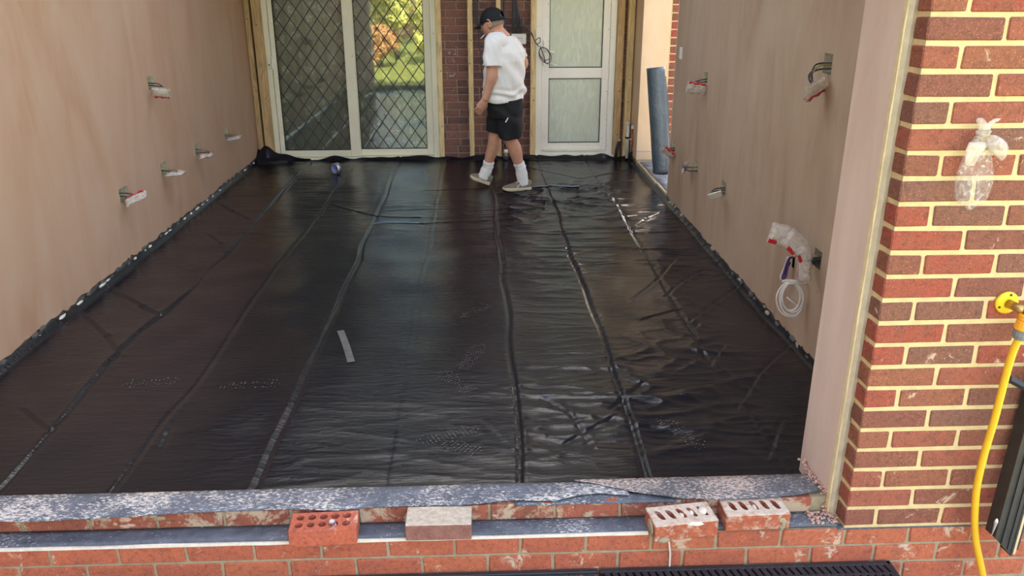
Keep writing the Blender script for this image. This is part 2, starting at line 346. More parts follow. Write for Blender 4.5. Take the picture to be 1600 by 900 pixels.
# ---------------------------------------------------------------- membrane on the floor
NX, NY = 430, 680
x0m, x1m, y0m, y1m = XL+.004, XR-.004, .205, YB-.078
xs = np.linspace(x0m, x1m, NX); ys = np.linspace(y0m, y1m, NY); XX, YY = np.meshgrid(xs, ys, indexing='ij')
H = .006 + .004*vnoise(NX, NY, 9, 14, 1) + .0022*vnoise(NX, NY, 26, 40, 2)
act = np.clip(.5 + .6*vnoise(NX, NY, 7, 9, 3), .05, 1.6)
rightish = np.clip((XX+1.10)/.12, 0, 1)*np.clip((.15-XX)/.2, 0, 1)
mid = np.clip((XX+2.1)/.1, 0, 1)
amp = act*(.35 + .35*mid + .85*rightish)
wr = np.clip(1-np.abs(vnoise(NX, NY, 11, 95, 4)), 0, 1)**2.5; wr2 = np.clip(1-np.abs(vnoise(NX, NY, 24, 170, 5)), 0, 1)**2
H += amp*(.0042*wr + .0022*wr2)
rum = np.clip(1-np.abs(vnoise(NX, NY, 22, 50, 6)), 0, 1)**2 + .5*np.clip(1-np.abs(vnoise(NX, NY, 40, 90, 16)), 0, 1)**2; H += rightish*np.clip(vnoise(NX, NY, 6, 8, 7), 0, 1.4)*.0145*rum
def fold(pts, hgt, side, wd=.05, seed=0):
    global H
    P = sorted(pts, key=lambda q: q[1]); py = [q[1] for q in P]; px = [q[0] for q in P]
    c = np.interp(ys, py, px) + .006*vnoise(2, NY, 2, 26, 50+seed)[0]
    a = hgt*np.clip(1+.45*vnoise(2, NY, 2, 16, 70+seed)[0], .25, 1.9)
    d = (XX-c[None, :])*side
    wd = wd*.7
    up = np.exp(-np.clip(d, 0, None)/wd)*(d >= 0) + np.exp(-(np.clip(-d, 0, None)/.007)**2)*(d < 0)
    gro = np.exp(-((d+.019)/.010)**2)
    H += .36*a[None, :]*up - np.minimum(.42*a, .006)[None, :]*gro
fold([(-3.0, .2), (-3.015, .885), (-3.065, 1.575), (-3.0, 2.24), (-2.965, 3.15), (-2.984, 4.9), (-2.978, 6.3)], .016, -1, .06, 1)
fold([(-2.56, .2), (-2.524, 1.04), (-2.541, 2.55), (-2.506, 3.85), (-2.472, 6.3)], .010, 1, .07, 2)
fold([(-2.073, .2), (-2.065, 1.65), (-2.062, 3.83), (-2.068, 6.3)], .013, -1, .045, 3)
fold([(-1.57, .2), (-1.57, 6.3)], .003, 1, .03, 4)
fold([(-1.066, .2), (-1.069, 1.53), (-1.078, 4.17), (-1.088, 6.3)], .016, 1, .05, 5)
fold([(-.609, .2), (-.576, 1.76), (-.598, 2.98), (-.596, 6.3)], .019, 1, .07, 6)
fold([(-.08, .2), (-.136, 1.2), (-.127, 2.2), (-.10, 4.33), (-.142, 6.3)], .015, -1, .06, 7)
def crease(pts, hgt, wd=.03):
    global H
    hgt *= .42; wd = .022
    for (a, b) in zip(pts[:-1], pts[1:]):
        a = np.array(a[:2]); b = np.array(b[:2]); t = b-a; L = np.hypot(*t); t = t/L; n = np.array([-t[1], t[0]])
        rx, ry = XX-a[0], YY-a[1]; s = rx*t[0]+ry*t[1]; d = rx*n[0]+ry*n[1]
        wgt = np.clip(s/.03+1, 0, 1)*np.clip((L-s)/.03+1, 0, 1)
        H += hgt*wgt*(np.exp(-np.clip(d, 0, None)/wd)*(d >= 0) + np.exp(-(d/.007)**2)*(d < 0) - 1.0*np.exp(-((d+.017)/.009)**2))
def px(*uv): return [tuple(atZ(u, v, 0)) for u, v in uv]
for uv, hh in [(((170, 447), (225, 478), (252, 492)), .012), (((133, 492), (170, 525), (190, 556)), .012), (((338, 317), (365, 330), (390, 343)), .009), (((330, 368), (348, 382), (350, 394)), .01), (((40, 640), (80, 672)), .010),
               (((1040, 332), (1010, 345), (985, 362)), .010), (((1155, 450), (1120, 475), (1078, 510)), .012), (((1100, 425), (1070, 440), (1045, 465)), .010), (((1235, 548), (1190, 590), (1158, 642)), .011), (((1135, 545), (1115, 575)), .008), (((1225, 665), (1205, 720)), .010),
               (((590, 348), (660, 350), (760, 345)), .006), (((520, 320), (590, 338), (655, 341)), .008), (((830, 262), (905, 280), (1000, 262)), .007), (((820, 296), (900, 292), (990, 280)), .007),
               (((1060, 405), (1030, 440), (990, 470)), .009), (((1000, 500), (1060, 485), (1085, 520)), .009), (((660, 300), (760, 296)), .005), (((250, 700), (262, 668)), .008), (((760, 660), (800, 700)), .006), (((880, 690), (960, 650)), .008), (((850, 620), (900, 650), (930, 700)), .009), (((950, 640), (1005, 600)), .008)]:
    crease(px(*uv), hh)
# edges lap up the walls
H += .035*np.clip(1-(XX-x0m)/.03, 0, 1)**1.5 + .03*np.clip(1-(x1m-XX)/.025, 0, 1)**1.5
H += np.clip(1-(y1m-YY)/.05, 0, 1)**1.3*(.035 + .014*vnoise(NX, NY, 40, 6, 9))
H += .13*np.exp(-(((XX+3.42)/.085)**2+((YY-6.20)/.075)**2)) + .03*np.exp(-(((XX+3.25)/.16)**2+((YY-6.20)/.05)**2))
H = np.where(YY < .24, np.minimum(H, .03), H)
V = np.stack([XX.ravel(), YY.ravel(), H.ravel()], 1)
ii = (np.arange(NX-1)[:, None]*NY + np.arange(NY-1)[None, :]).ravel()
F = np.stack([ii, ii+NY, ii+NY+1, ii+1], 1)
me = bpy.data.meshes.new('membrane'); me.vertices.add(len(V)); me.vertices.foreach_set('co', V.ravel().astype(np.float32))
me.loops.add(F.size); me.loops.foreach_set('vertex_index', F.ravel().astype(np.int32)); me.polygons.add(len(F))
me.polygons.foreach_set('loop_start', (np.arange(len(F))*4).astype(np.int32)); me.polygons.foreach_set('loop_total', np.full(len(F), 4, np.int32))
me.update(calc_edges=True); me.polygons.foreach_set('use_smooth', np.ones(len(F), bool)); me.materials.append(M['dpm'])
dpm = bpy.data.objects.new('damp_proof_membrane', me); link(dpm); tag(dpm, 'creased glossy black plastic membrane covering the whole floor', 'plastic sheet')
def hz(x, y):
    i = min(max(int(round((x-x0m)/(x1m-x0m)*(NX-1))), 0), NX-1); j = min(max(int(round((y-y0m)/(y1m-y0m)*(NY-1))), 0), NY-1); return float(H[i, j])
def footprint(u, v, ang, L=.27, frac=1., dens=.016):
    c = atZ(u, v, 0); gg = G(); ca, sa = math.cos(ang), math.sin(ang)
    n = int(L/dens)
    for i in range(n):
        for j in range(-3, 4):
            s = (i/(n-1)-.5)*L; hw = .042*(1-.35*math.cos((i/(n-1))*2*math.pi*1.0)*0 - .3*math.exp(-((i/(n-1)-.4)/.16)**2))*(1-.9*max(0, abs(i/(n-1)-.5)-.38)/.12*.5)
            t = j*dens*.85 + (.5*dens*.85 if i % 2 else 0)
            if abs(t) > hw or random.random() > frac: continue
            x = c.x + s*ca - t*sa; y = c.y + s*sa + t*ca; z = hz(x, y)+.003; a = dens*random.uniform(.16, .3)
            gg.add([(x-a, y, z), (x, y-a*.7, z), (x+a, y, z), (x, y+a*.7, z)], [(0, 1, 2, 3)])
    o = gg.build('boot_print', M['dpm_dust'], dpm, label='dusty tread print on the sheet'); tag(o, kind='stuff')
for a in [(738, 560, 1.3, .3, .8), (712, 600, 2.2, .25, .8), (700, 682, .4, .26, .7), (722, 702, 2.6, .16, .8), (742, 488, .9, .24, .6), (1062, 680, 2.0, .28, .6), (985, 306, .4, .28, .8), (905, 318, .5, .26, .4), (240, 598, .2, .26, .5), (395, 603, .1, .28, .3)]: footprint(*a)
def floor_strip(name, pts, wd, mat, label):
    P = spline([tuple(atZ(u, v, 0)) for u, v in pts], 8); gg = G(); rows = []
    for i, p in enumerate(P):
        t = (P[min(i+1, len(P)-1)]-P[max(i-1, 0)]); t.z = 0; t.normalize(); n = Vector((-t.y, t.x, 0))*wd/2
        zz = max(hz(p.x+n.x*k, p.y+n.y*k) for k in (-1, -.5, 0, .5, 1))+.002
        for k in (-1, 1):
            q = p+n*k; rows.append(Vector((q.x, q.y, zz)))
    gg.add(rows + [r+Vector((0, 0, .0012)) for r in rows], [])
    n = len(rows); Fs = []
    for i in range(len(P)-1):
        a = 2*i; Fs += [(a, a+2, a+3, a+1), (n+a, n+a+1, n+a+3, n+a+2), (a, n+a, n+a+2, a+2), (a+1, a+3, n+a+3, n+a+1)]
    Fs += [(0, 1, n+1, n), (n-2, 2*n-2, 2*n-1, n-1)]; gg.F = Fs
    return gg.build(name, mat, dpm, label=label)
M['pstrip'] = plain('pale_strip', srgb(88, 89, 88), .7, .25, 30, .2)  # pale grey streak built as a flat strip
M['bsheen'] = plain('blue_grey_reflection', srgb(84, 98, 112), .3, .2, 30, .2)  # bluish reflection on the sheet put into the strip colour
floor_strip('sheet_strip', [(584, 350), (620, 349), (655, 350)], .03, M['bsheen'], 'blue-grey strip standing for a reflection on the sheet')
floor_strip('sheet_strip', [(832, 295), (870, 293), (905, 292)], .045, M['bsheen'], 'blue-grey strip standing for a reflection on the sheet')

floor_strip('sheet_strip', [(532, 517), (541, 542), (549, 569)], .036, M['pstrip'], 'short pale strip lying on the sheet')

# ---------------------------------------------------------------- plaster walls with holes for the boxes
LBOX = [(atX(235, 129, XL), .105, .088), (atX(193, 303, XL), .135, .088), (atX(256, 263, XL), .125, .085), (atX(308, 233, XL), .115, .085), (atX(353, 208, XL), .105, .085)]
RBOX = [(atX(1103, 122, XR), .10, .085), (atX(1294, 99, XR), .095, .090), (atX(1053, 229, XR), .10, .085), (atX(1088, 259, XR), .10, .085), (atX(1131, 293, XR), .10, .085), (atX(1278, 404, XR), .085, .085), (atX(1240, 408, XR), .03, .07)]
def holed_wall(name, X, sgn, y0, y1, z0, z1, holes, mat, label, ragged=True):
    """plaster face at X with real recesses, ragged lower edge, returns into thickness"""
    root = empty(name, (X, (y0+y1)/2, 0), label, 'wall', None, 'structure')
    yc = {y0, y1}; zc = {z0, z1}
    for c, wy, hz_ in holes: yc |= {c.y-wy/2, c.y+wy/2}; zc |= {c.z-hz_/2, c.z+hz_/2}
    yc |= set(np.arange(y0, y1, .045).tolist()) if ragged else set()
    yc = sorted(yc); zc = sorted(zc); gg = G(); idx = {}
    rg = {y: (random.uniform(-.012, .012)+.010*mn.noise(Vector((y*6, X, 0)))) for y in yc}
    def vid(y, z, dx):
        k = (round(y, 5), round(z, 5), dx)
        if k not in idx: idx[k] = len(gg.V); gg.V.append(Vector((X+dx, y, z+(rg[y] if (ragged and z == z0) else 0))))
        return idx[k]
    T = -sgn*.03
    def inh(ya, yb, za, zb): return any(abs((ya+yb)/2-c.y) < wy/2 and abs((za+zb)/2-c.z) < h/2 for c, wy, h in holes)
    for a, b in zip(yc[:-1], yc[1:]):
        for c, d in zip(zc[:-1], zc[1:]):
            if not inh(a, b, c, d): gg.F.append((vid(a, c, 0), vid(b, c, 0), vid(b, d, 0), vid(a, d, 0)))
        gg.F.append((vid(a, z0, 0), vid(a, z0, T), vid(b, z0, T), vid(b, z0, 0)))
    zz = zc
    for y in (y0, y1):
        for c, d in zip(zz[:-1], zz[1:]): gg.F.append((vid(y, c, 0), vid(y, d, 0), vid(y, d, T), vid(y, c, T)))
    gg.build('plaster', mat, root)
    return root
wl = holed_wall('wall_left', XL, 1, .30, YB-.02, .055, 2.45, LBOX, M['plaster'], 'pinkish skimmed plaster wall on the left with ragged foot')
G().box(XL-.30, XL-.055, .0, YB, -.3, 2.45).build('blockwork', M['block'], wl)
mesh('blockwork_foot', *(lambda gg: (gg.V, gg.F))(G().box(XL-.06, XL-.008, .3, YB-.02, -.05, .075)), M['block'], wl)
wr_ = holed_wall('wall_right', XR, -1, .335, 4.42, .045, 2.45, RBOX, M['plaster_r'], 'brownish skimmed plaster wall on the right with sockets')
G().box(XR+.055, XR+.30, .335, 4.42, -.3, 2.45).build('blockwork', M['block'], wr_)
G().box(XR+.008, XR+.06, .335, 4.42, -.05, .065).build('blockwork_foot', M['block'], wr_)
G().box(XR, XR+.30, 4.418, 4.44, .066, 2.45).build('plaster_end', M['reveal'], wr_)
# foam and mortar lumps along the feet of the walls
def lump(p, r, mat, parent, name, sq=(1, 1, 1)):
    bm = bmesh.new(); bmesh.ops.create_icosphere(bm, subdivisions=2, radius=1)
    sd = random.uniform(0, 99)
    for v in bm.verts:
        k = 1+.38*mn.noise(v.co*1.9+Vector((sd, 0, 0))); v.co = Vector((v.co.x*r*sq[0]*k, v.co.y*r*sq[1]*k, v.co.z*r*sq[2]*k)) + p
    V = [v.co.copy() for v in bm.verts]; F = [tuple(v.index for v in f.verts) for f in bm.faces]; bm.free()
    return mesh(name, V, F, mat, parent, True)
for u, v in [(62, 530), (76, 522), (100, 512), (128, 488), (163, 462), (172, 455), (230, 410), (238, 405), (262, 376), (268, 373), (300, 345), (310, 338), (325, 325), (333, 320), (345, 309), (362, 296), (384, 276), (397, 261), (215, 425), (290, 352), (318, 331)]:
    p = atX(u, v, XL+.006); p.z = max(.035, min(p.z, .06)); lump(p, random.uniform(.006, .012), M['foam'], wl, 'foam_bead', (.8, random.uniform(2, 6), .9))
for k in range(46):
    y = random.uniform(.9, 6.1); lump(Vector((XL+.003, y, random.uniform(.028, .055))), random.uniform(.007, .016), M['block'], wl, 'mortar_lump', (.7, 2.2, .9))
for k in range(34):
    y = random.uniform(.9, 4.35); lump(Vector((XR-.004, y, random.uniform(.022, .045))), random.uniform(.008, .018), random.choice([M['block'], M['block'], M['mortar_g']]), wr_, 'mortar_lump', (.7, 2.0, .9))

# ---------------------------------------------------------------- pier and reveal
pier = empty('wall_front_pier', (.6, .15, 0), 'red multi brick pier with buff joints right of the opening', 'wall', None, 'structure')
G().box(.0045, 1.4, .0045, .30, -.012, 2.45).build('mortar', M['mortar_y'], pier)
G().box(XR, 1.4, .30, .345, -.3, 2.45).build('inner_leaf', M['block'], pier)
for k in range(31):
    z0 = k*GA+.001; z1 = z0+.0605
    xb = 0 if k % 2 == 0 else None
    x = 0.
    L = [.1025] if k % 2 == 0 else [.215]
    while x < 1.05:
        l = L[0] if x == 0 else .215
        brick(pier, x+(.0012 if x else 0), x+l-.0012, 0, .075 if x == 0 else .1025, z0, z1, M['pier']); x += l+.010
# mortar strip with plaster bead, then the plaster reveal
def rough_strip(name, x0, x1, yf, z0, z1, mat, parent, depth=.05, n=70, amp=.006):
    gg = G(); rings = []
    for i in range(n+1):
        z = z0+(z1-z0)*i/n; j = lambda s: amp*mn.noise(Vector((z*14, s*7.3, 2)))
        rings.append([Vector((x0+j(1), yf+j(2)*.5, z)), Vector(((x0+x1)/2, yf-.004+j(3)*.8, z)), Vector((x1+j(4)*1.5, yf+.002+j(5)*.5, z)), Vector((x1, yf+depth, z)), Vector((x0, yf+depth, z))])
    gg.loft(rings); return gg.build(name, mat, parent)
rough_strip('mortar_fillet', -.027, .004, .070, -.01, 2.45, M['fillet'], pier, .06)
rough_strip('corner_bead', -.033, -.027, .0655, .0, 2.45, M['bead'], pier, .02, 90, .003)
gg = G()
rings = [[Vector((-.030, .070, z)), Vector((-.030, .335, z)), Vector((XR, .335, z)), Vector((XR, .31, z)), Vector((.0, .31, z)), Vector((.0, .075, z))] for z in (-.03, 2.45)]
gg.loft(rings); gg.build('plaster_reveal', M['reveal'], pier)
for k in range(110):
    y = random.uniform(.06, .30); lump(Vector((random.uniform(-.055, -.03), y, random.uniform(.0, .035) if y < .085 else random.uniform(.066, .085))), random.uniform(.002, .0065), M['rubble'], pier, 'plaster_crumb', (1, 1, .7))
for k in range(90):
    lump(Vector((random.uniform(-.11, -.005), random.uniform(.012, .08), random.uniform(.001, .006))), random.uniform(.002, .006), M['rubble'], pier, 'plaster_crumb', (1, 1, .8))

# left nib of the opening, outside the frame but seen in the door glass
nib = empty('wall_front_nib', (-3.3, .15, 0), 'brick and plaster nib at the left end of the opening, outside the frame', 'wall', None, 'structure')
G().box(-3.8, -3.05, .08, .335, -.3, 2.45).build('plaster_reveal', M['reveal'], nib)
G().box(-3.8, -3.086, .0045, .09, -.012, 2.45).build('mortar', M['mortar_y'], nib)
for k in range(31):
    x = -3.08; l = .1025 if k % 2 == 0 else .215
    while x > -3.75: brick(nib, x-l+.0012, x, 0, .09, k*GA+.001, k*GA+.0615, M['pier']); x -= l+.010; l = .215
lint = G().box(-3.8, 1.4, 0, .335, 2.45, 2.75).build('wall_front_lintel', M['reveal']); struct(lint, 'lintel above the wide front opening', 'lintel')

# ---------------------------------------------------------------- low front wall
low = empty('wall_front_low', (-1.3, .1, -.3), 'low red brick wall with grey joints along the bottom of the opening', 'wall', None, 'structure')
G().box(-4.2, 1.9, .0055, .085, -.5, -.011).build('mortar', M['mortar_g'], low)
G().box(XL+.0, XR, .090, .20, -.3, .058).build('inner_mortar', M['mortar_g'], low)
for k in range(4):
    z1 = -.012-k*.0745; z0 = z1-.064; off = .010 + (.1112 if k % 2 else 0)
    for i in range(-16, 8):
        x0 = off + i*.2225+.005; x1 = x0+.2125
        if x1 < -3.5 or x0 > 1.5: continue
        brick(low, x0, x1, 0, .085, z0, z1, M['orange'])
x = -3.45
while x < -.05:
    l = min(.215, -.04-x)
    if l > .05: brick(low, x, x+l, .083, .19, .0, .060, M['orange_dirty'])
    x += .225
# mortar smears on the inner course and the white bed under the lower strip
gg = G(); n = 200; rings = []
for i in range(n+1):
    x = -3.4 + 2.73*i/n; t = .010+.004*mn.noise(Vector((x*5, 0, 0))); f = .002+.003*mn.noise(Vector((x*9, 4, 0)))
    rings.append([Vector((x, -f, -.013)), Vector((x, -f*.5, -.013+t)), Vector((x, .05, -.013+t)), Vector((x, .05, -.013))])
gg.loft(rings); gg.build('mortar_bed', M['lime'], low)
for u, v, r, mt in [(195, 809, .030, 'rubble'), (240, 806, .028, 'mortar_g'), (285, 815, .016, 'mortar_g'), (590, 792, .012, 'lime'), (932, 788, .008, 'lime'), (1004, 798, .012, 'lime'), (318, 826, .008, 'lime'), (130, 818, .018, 'mortar_g')]:
    p = atY(u, v, .088); p.z = max(min(p.z, .036), .006)
    for q in range(7): lump(p+Vector((random.gauss(0, r), random.uniform(-.003, .003), random.gauss(0, r*.35))), r*random.uniform(.25, .55), M[mt], low, 'mortar_lump', (1.3, .35, .7))
gg = G().tube([atY(1045, 845, -.004), atY(1047, 865, -.003), atY(1046, 885, -.003)], .0035, 5); gg.build('mortar_dribble', M['lime'], low)

# ---------------------------------------------------------------- damp proof strips
def dpc_strip(name, xs_, yf, yb, zf, mat, label, th=.003, ny=5):
    gg = G(); n = len(xs_); top = []; bot = []
    for i, x in enumerate(xs_):
        a, b = yf(x), yb(x)
        for j in range(ny):
            t = j/(ny-1); y = a+(b-a)*t; z = zf(x, t); top.append(Vector((x, y, z))); bot.append(Vector((x, y, z-th)))
    V = top+bot; N = n*ny; F = []
    for i in range(n-1):
        for j in range(ny-1):
            a = i*ny+j; F += [(a, a+ny, a+ny+1, a+1), (N+a, N+a+1, N+a+ny+1, N+a+ny)]
        a = i*ny; F.append((a, N+a, N+a+ny, a+ny)); a += ny-1; F.append((a, a+ny, N+a+ny, N+a))
    for i in (0, n-1):
        for j in range(ny-1):
            a = i*ny+j; F.append((a, a+1, N+a+1, N+a) if i == 0 else (a, N+a, N+a+1, a+1))
    o = mesh(name, V, F, mat, None, True); tag(o, label, 'damp course'); return o
N1 = lambda x, s, f=4: mn.noise(Vector((x*f, s, 0)))
front_px = [(-3.4, .058), (-2.83, .052), (-2.70, .046), (-2.55, .052), (-2.35, .064), (-2.15, .075), (-1.9, .080), (-1.72, .068), (-1.55, .078), (-1.42, .083), (-1.30, .076), (-1.24, .082), (-1.16, .097), (-1.10, .100), (-1.04, .094), (-.98, .090), (-.90, .118), (-.82, .128), (-.74, .112)]
fy = lambda x: float(np.interp(x, [a for a, b in front_px], [b for a, b in front_px]))
xs1 = np.arange(-3.40, -.70, .02)
dpc_strip('damp_proof_strip', xs1, lambda x: fy(x), lambda x: .203 + .004*N1(x, 3, 3), lambda x, t: .066 + .004*N1(x, 5, 6)*(1-t) + (1-t)**2*.004, M['dpc_hi'], 'long blue-grey damp proof strip spattered white along the membrane edge')
xs2 = np.arange(-.90, -.035, .015)
ff = lambda x: float(np.interp(x, [-.90, -.845, -.70, -.55, -.42, -.30, -.2, -.12, -.03], [.20, .190, .125, .082, .068, .070, .076, .088, .115]))
dpc_strip('damp_proof_strip', xs2, ff, lambda x: .206 + .003*N1(x, 8, 3), lambda x, t: .074 + .003*N1(x, 15, 8)*(1-t), M['dpc_pink'], 'shorter damp proof strip crusted with pink plaster beside the reveal')
xs3 = np.arange(-1.12, -.55, .02)
dpc_strip('damp_proof_strip', xs3, lambda x: .079+.003*N1(x, 9), lambda x: .14, lambda x, t: .0615, M['dpc'], 'thin grey damp proof strip tucked under the curled overlap')
xs4 = np.arange(-3.40, -.0, .02)
dpc_strip('damp_proof_strip', xs4, lambda x: .004 + .005*N1(x, 11, 3) + max(0, .008*N1(x, 2, 1.2)), lambda x: .083, lambda x, t: .0015 + .002*N1(x, 14, 5)*(1-t), M['dpc'], 'lower blue-grey damp proof strip on the front brick ledge')
gg = G(); pr_ = [Vector((x, -.001 + .002*N1(x, 2, 30), 0)) for x in np.arange(-.02, 1.3, .02)]
rg = [[p+Vector((0, 0, -.0135)), p+Vector((0, -.001, -.0105)), p+Vector((0, .03, -.0105)), p+Vector((0, .03, -.0135))] for p in pr_]
gg.loft(rg); o = gg.build('damp_proof_strip', M['dpc']); tag(o, 'thin dark damp proof edge under the brick pier', 'damp course')

# ---------------------------------------------------------------- loose bricks
def cored_brick(name, pts, top, h, holes, mat, label, tilt=0, slot=None):
    """brick with real cores: top plate, walls and cores cut through. pts = front-left & front-right top corners, depth"""
    (fl_x, fl_y), (fr_x, fr_y), dep = pts
    ang = math.atan2(fr_y-fl_y, fr_x-fl_x); L = math.hypot(fr_x-fl_x, fr_y-fl_y)
    root = empty(name, ((fl_x+fr_x)/2, (fl_y+fr_y)/2+dep/2, top-h), label, 'brick', 'loose bricks on the ledge')
    bm = bmesh.new(); V, F = bevelled(*(lambda q: (q.V, q.F))(G().box(0, L, 0, dep, 0, h)), .003)
    vs = [bm.verts.new(v) for v in V]
    for f in F: bm.faces.new([vs[i] for i in f])
    me = bpy.data.meshes.new('tmp'); bm.to_mesh(me); bm.free()
    o = bpy.data.objects.new('tmpb', me); C.objects.link(o)
    if holes:
        cg = G()
        for (hx, hy, rx, ry, sk) in holes:
            n = 18; pw = 1. if rx == ry else .7
            cg.loft([[Vector((hx+math.copysign(abs(math.cos(a))**pw, math.cos(a))*rx + sk*math.sin(a)*ry, hy+math.copysign(abs(math.sin(a))**pw, math.sin(a))*ry, z)) for a in [k*2*math.pi/n for k in range(n)]] for z in (h*.12, h+.01)])
        c2 = bpy.data.objects.new('tmpc', bpy.data.meshes.new('tmpc')); c2.data.from_pydata([tuple(v) for v in cg.V], [], cg.F)
        bmc = bmesh.new(); bmc.from_mesh(c2.data); bmesh.ops.recalc_face_normals(bmc, faces=bmc.faces); bmc.to_mesh(c2.data); bmc.free(); C.objects.link(c2)
        md = o.modifiers.new('cut', 'BOOLEAN'); md.operation = 'DIFFERENCE'; md.object = c2; md.solver = 'EXACT'
    dg = bpy.context.evaluated_depsgraph_get(); me2 = bpy.data.meshes.new_from_object(o.evaluated_get(dg))
    bpy.data.objects.remove(o)
    if holes: bpy.data.objects.remove(c2)
    Mx = Matrix.Translation((fl_x, fl_y, top-h)) @ Matrix.Rotation(ang, 4, 'Z') @ Matrix.Rotation(tilt, 4, 'X')
    me2.transform(Mx); me2.materials.clear(); me2.materials.append(mat)
    b = bpy.data.objects.new('body', me2); link(b, root)
    return root, Mx
M['lb_red'] = brick_mat('clean_orange_brick', [(178, 98, 78), (178, 98, 78)], (214, 180, 164), .62, .3)
def crusted(name, b0, b1_, c0, c1, up, amt, lo=.34, hi=.52):
    """brick whose bed face carries the old mortar it was laid on"""
    m = MT(name, .9, .2); p = m.pos(); nn = m.n('ShaderNodeNewGeometry').outputs['Normal']; sx = m.n('ShaderNodeSeparateXYZ'); m.t.links.new(nn, sx.inputs[0])
    crust = m.math('ADD', m.math('MULTIPLY', sx.outputs[2], up), m.math('MULTIPLY', m.noise(p, 38, 6, .72), amt))
    bc = m.ramp(m.noise(p, 30, 5, .65), [(.3, srgb(*b0)), (.7, srgb(*b1_))])
    m.base(m.mix(m.ramp(crust, [(lo, g(0)), (hi, g(.95))]), bc, m.ramp(m.noise(p, 60, 4), [(.3, srgb(*c0)), (.7, srgb(*c1))]))); m.bump(m.noise(p, 90, 5, .7), .8, .006); return m.m
M['lb_pale'] = crusted('pale_crusted_brick', (122, 84, 78), (160, 116, 106), (176, 166, 148), (214, 204, 190), .55, .55, .32, .55)
M['lb_old'] = crusted('mortared_red_brick', (158, 86, 64), (184, 104, 78), (196, 178, 160), (222, 210, 196), .20, .78, .38, .56)
b1, X1 = cored_brick('loose_brick', ((-1.862, -.040), (-1.643, -.030), .1025), .0645, .063, [(.030+.0385*i, .032+.040*j, .0135, .0135, 0) for i in range(5) for j in range(2)], M['lb_red'], 'clean orange-red loose brick with ten round holes')
b2, X2 = cored_brick('loose_brick', ((-1.484, -.020), (-1.266, -.022), .1025), .0645, .063, [], M['lb_pale'], 'solid loose brick crusted with pale mortar on top')
b3, X3 = cored_brick('loose_brick', ((-.662, -.062), (-.444, -.034), .108), .0645, .063, [(.034+.0375*i, .056, .0095, .026, -.3) for i in range(5)], M['lb_old'], 'mortar-smeared slotted loose brick with a pale lump in one slot')
b4, X4 = cored_brick('loose_brick', ((-.412, -.014), (-.193, -.010), .100), .0645, .063, [(.034+.0375*i, .053, .0095, .025, -.25) for i in range(5)], M['lb_old'], 'slotted red loose brick nearest the pier')
def part_lump(X, loc, r, mat, root, name, sq=(1, 1, 1)): return lump(X @ Vector(loc), r, mat, root, name, sq)
part_lump(X3, (.184, .056, .063), .016, M['lime'], b3, 'mortar_lump', (.9, 1.2, .8)); part_lump(X3, (.109, .05, .052), .013, M['lime'], b3, 'mortar_lump', (.7, 1.6, .8)); part_lump(X3, (.146, .06, .054), .012, M['foam'], b3, 'mortar_lump', (.7, 1.4, .8))
part_lump(X3, (.03, -.002, .008), .016, M['mortar_g'], b3, 'mortar_lump', (1.4, .5, .7)); part_lump(X4, (.112, .05, .052), .012, M['foam'], b4, 'mortar_lump', (.6, 1.6, .8)); [part_lump(X4, (.19+random.gauss(0, .008), -.001, .03+random.gauss(0, .012)), .008, M['mortar_g'], b4, 'mortar_lump', (.9, .2, 1.2)) for _ in range(7)]
part_lump(X3, (.0, .05, .03), .022, M['mortar_g'], b3, 'mortar_lump', (.25, 2, 1.2)); part_lump(X3, (.135, .002, .056), .016, M['lime'], b3, 'mortar_lump', (2, .4, .5))
bt = empty('anchor_bolt', X1 @ Vector((.145, .035, .02)), 'zinc anchor bolt standing in a hole of the ten-hole brick', 'bolt')
p0 = X1 @ Vector((.1455, .034, .010)); p1 = X1 @ Vector((.139, .028, .072))
G().tube([p0, p1], .0075, 10).build('shank', M['zinc'], bt, True); G().lathe([(.0105, -.012), (.012, -.006), (.012, .004), (.008, .006)], p1, p1-p0, 6).build('nut', M['zinc'], bt); 
G().lathe([(.0125, -.002), (.0125, 0)], p1-(p1-p0)*.18, p1-p0, 14).build('washer', M['zinc'], bt)

# ---------------------------------------------------------------- drain gratings
def grate(x0, x1, label, slots=True):
    zt = -.142; root = empty('drain_grate', ((x0+x1)/2, -.065, -.3), label, 'drain grate', 'channel drain gratings')
    ch = G(); ch.box(x0, x1, -.130, -.124, -.27, zt-.003).box(x0, x1, -.012, -.006, -.27, zt-.003).box(x0, x1, -.124, -.012, -.275, -.265); ch.build('channel', M['black_pl'], root)
    bbox('edge_rail', x0, x1, -.026, -.008, zt-.014, zt, M['black_pl'], root, .002); bbox('edge_rail', x0, x1, -.126, -.108, zt-.014, zt, M['black_pl'], root, .002)
    bbox('end_plate', x1-.012, x1+.004, -.128, -.006, zt-.05, zt, M['black_pl'], root, .002)
    bbox('centre_rail', x0, x1, -.072, -.062, zt-.014, zt-.0015, M['black_pl'], root, .002)
    n = int((x1-x0)/.0255)
    for i in range(n):
        x = x0+.012+i*(x1-x0-.012)/n
        for (ya, yb, sk) in ((-.064, -.024, .010), (-.110, -.070, .010)):
            Mx = Matrix.Translation((x, 0, 0)); V = [Vector((x + a + (sk*(yb-y)/(yb-ya)), y, z)) for z in (zt-.013, zt-.0005) for y in (ya, yb) for a in (0, .0165)]
            mesh('bar', V, [(0, 2, 3, 1), (4, 5, 7, 6), (0, 1, 5, 4), (2, 6, 7, 3), (0, 4, 6, 2), (1, 3, 7, 5)], M['black_pl'], root)
    return root
grate(-.832, .175, 'black slotted drain grating at the foot of the low wall')
r2 = empty('drain_channel', (-1.9, -.06, -.3), 'black drain channel edge without slots left of the grating', 'drain channel')
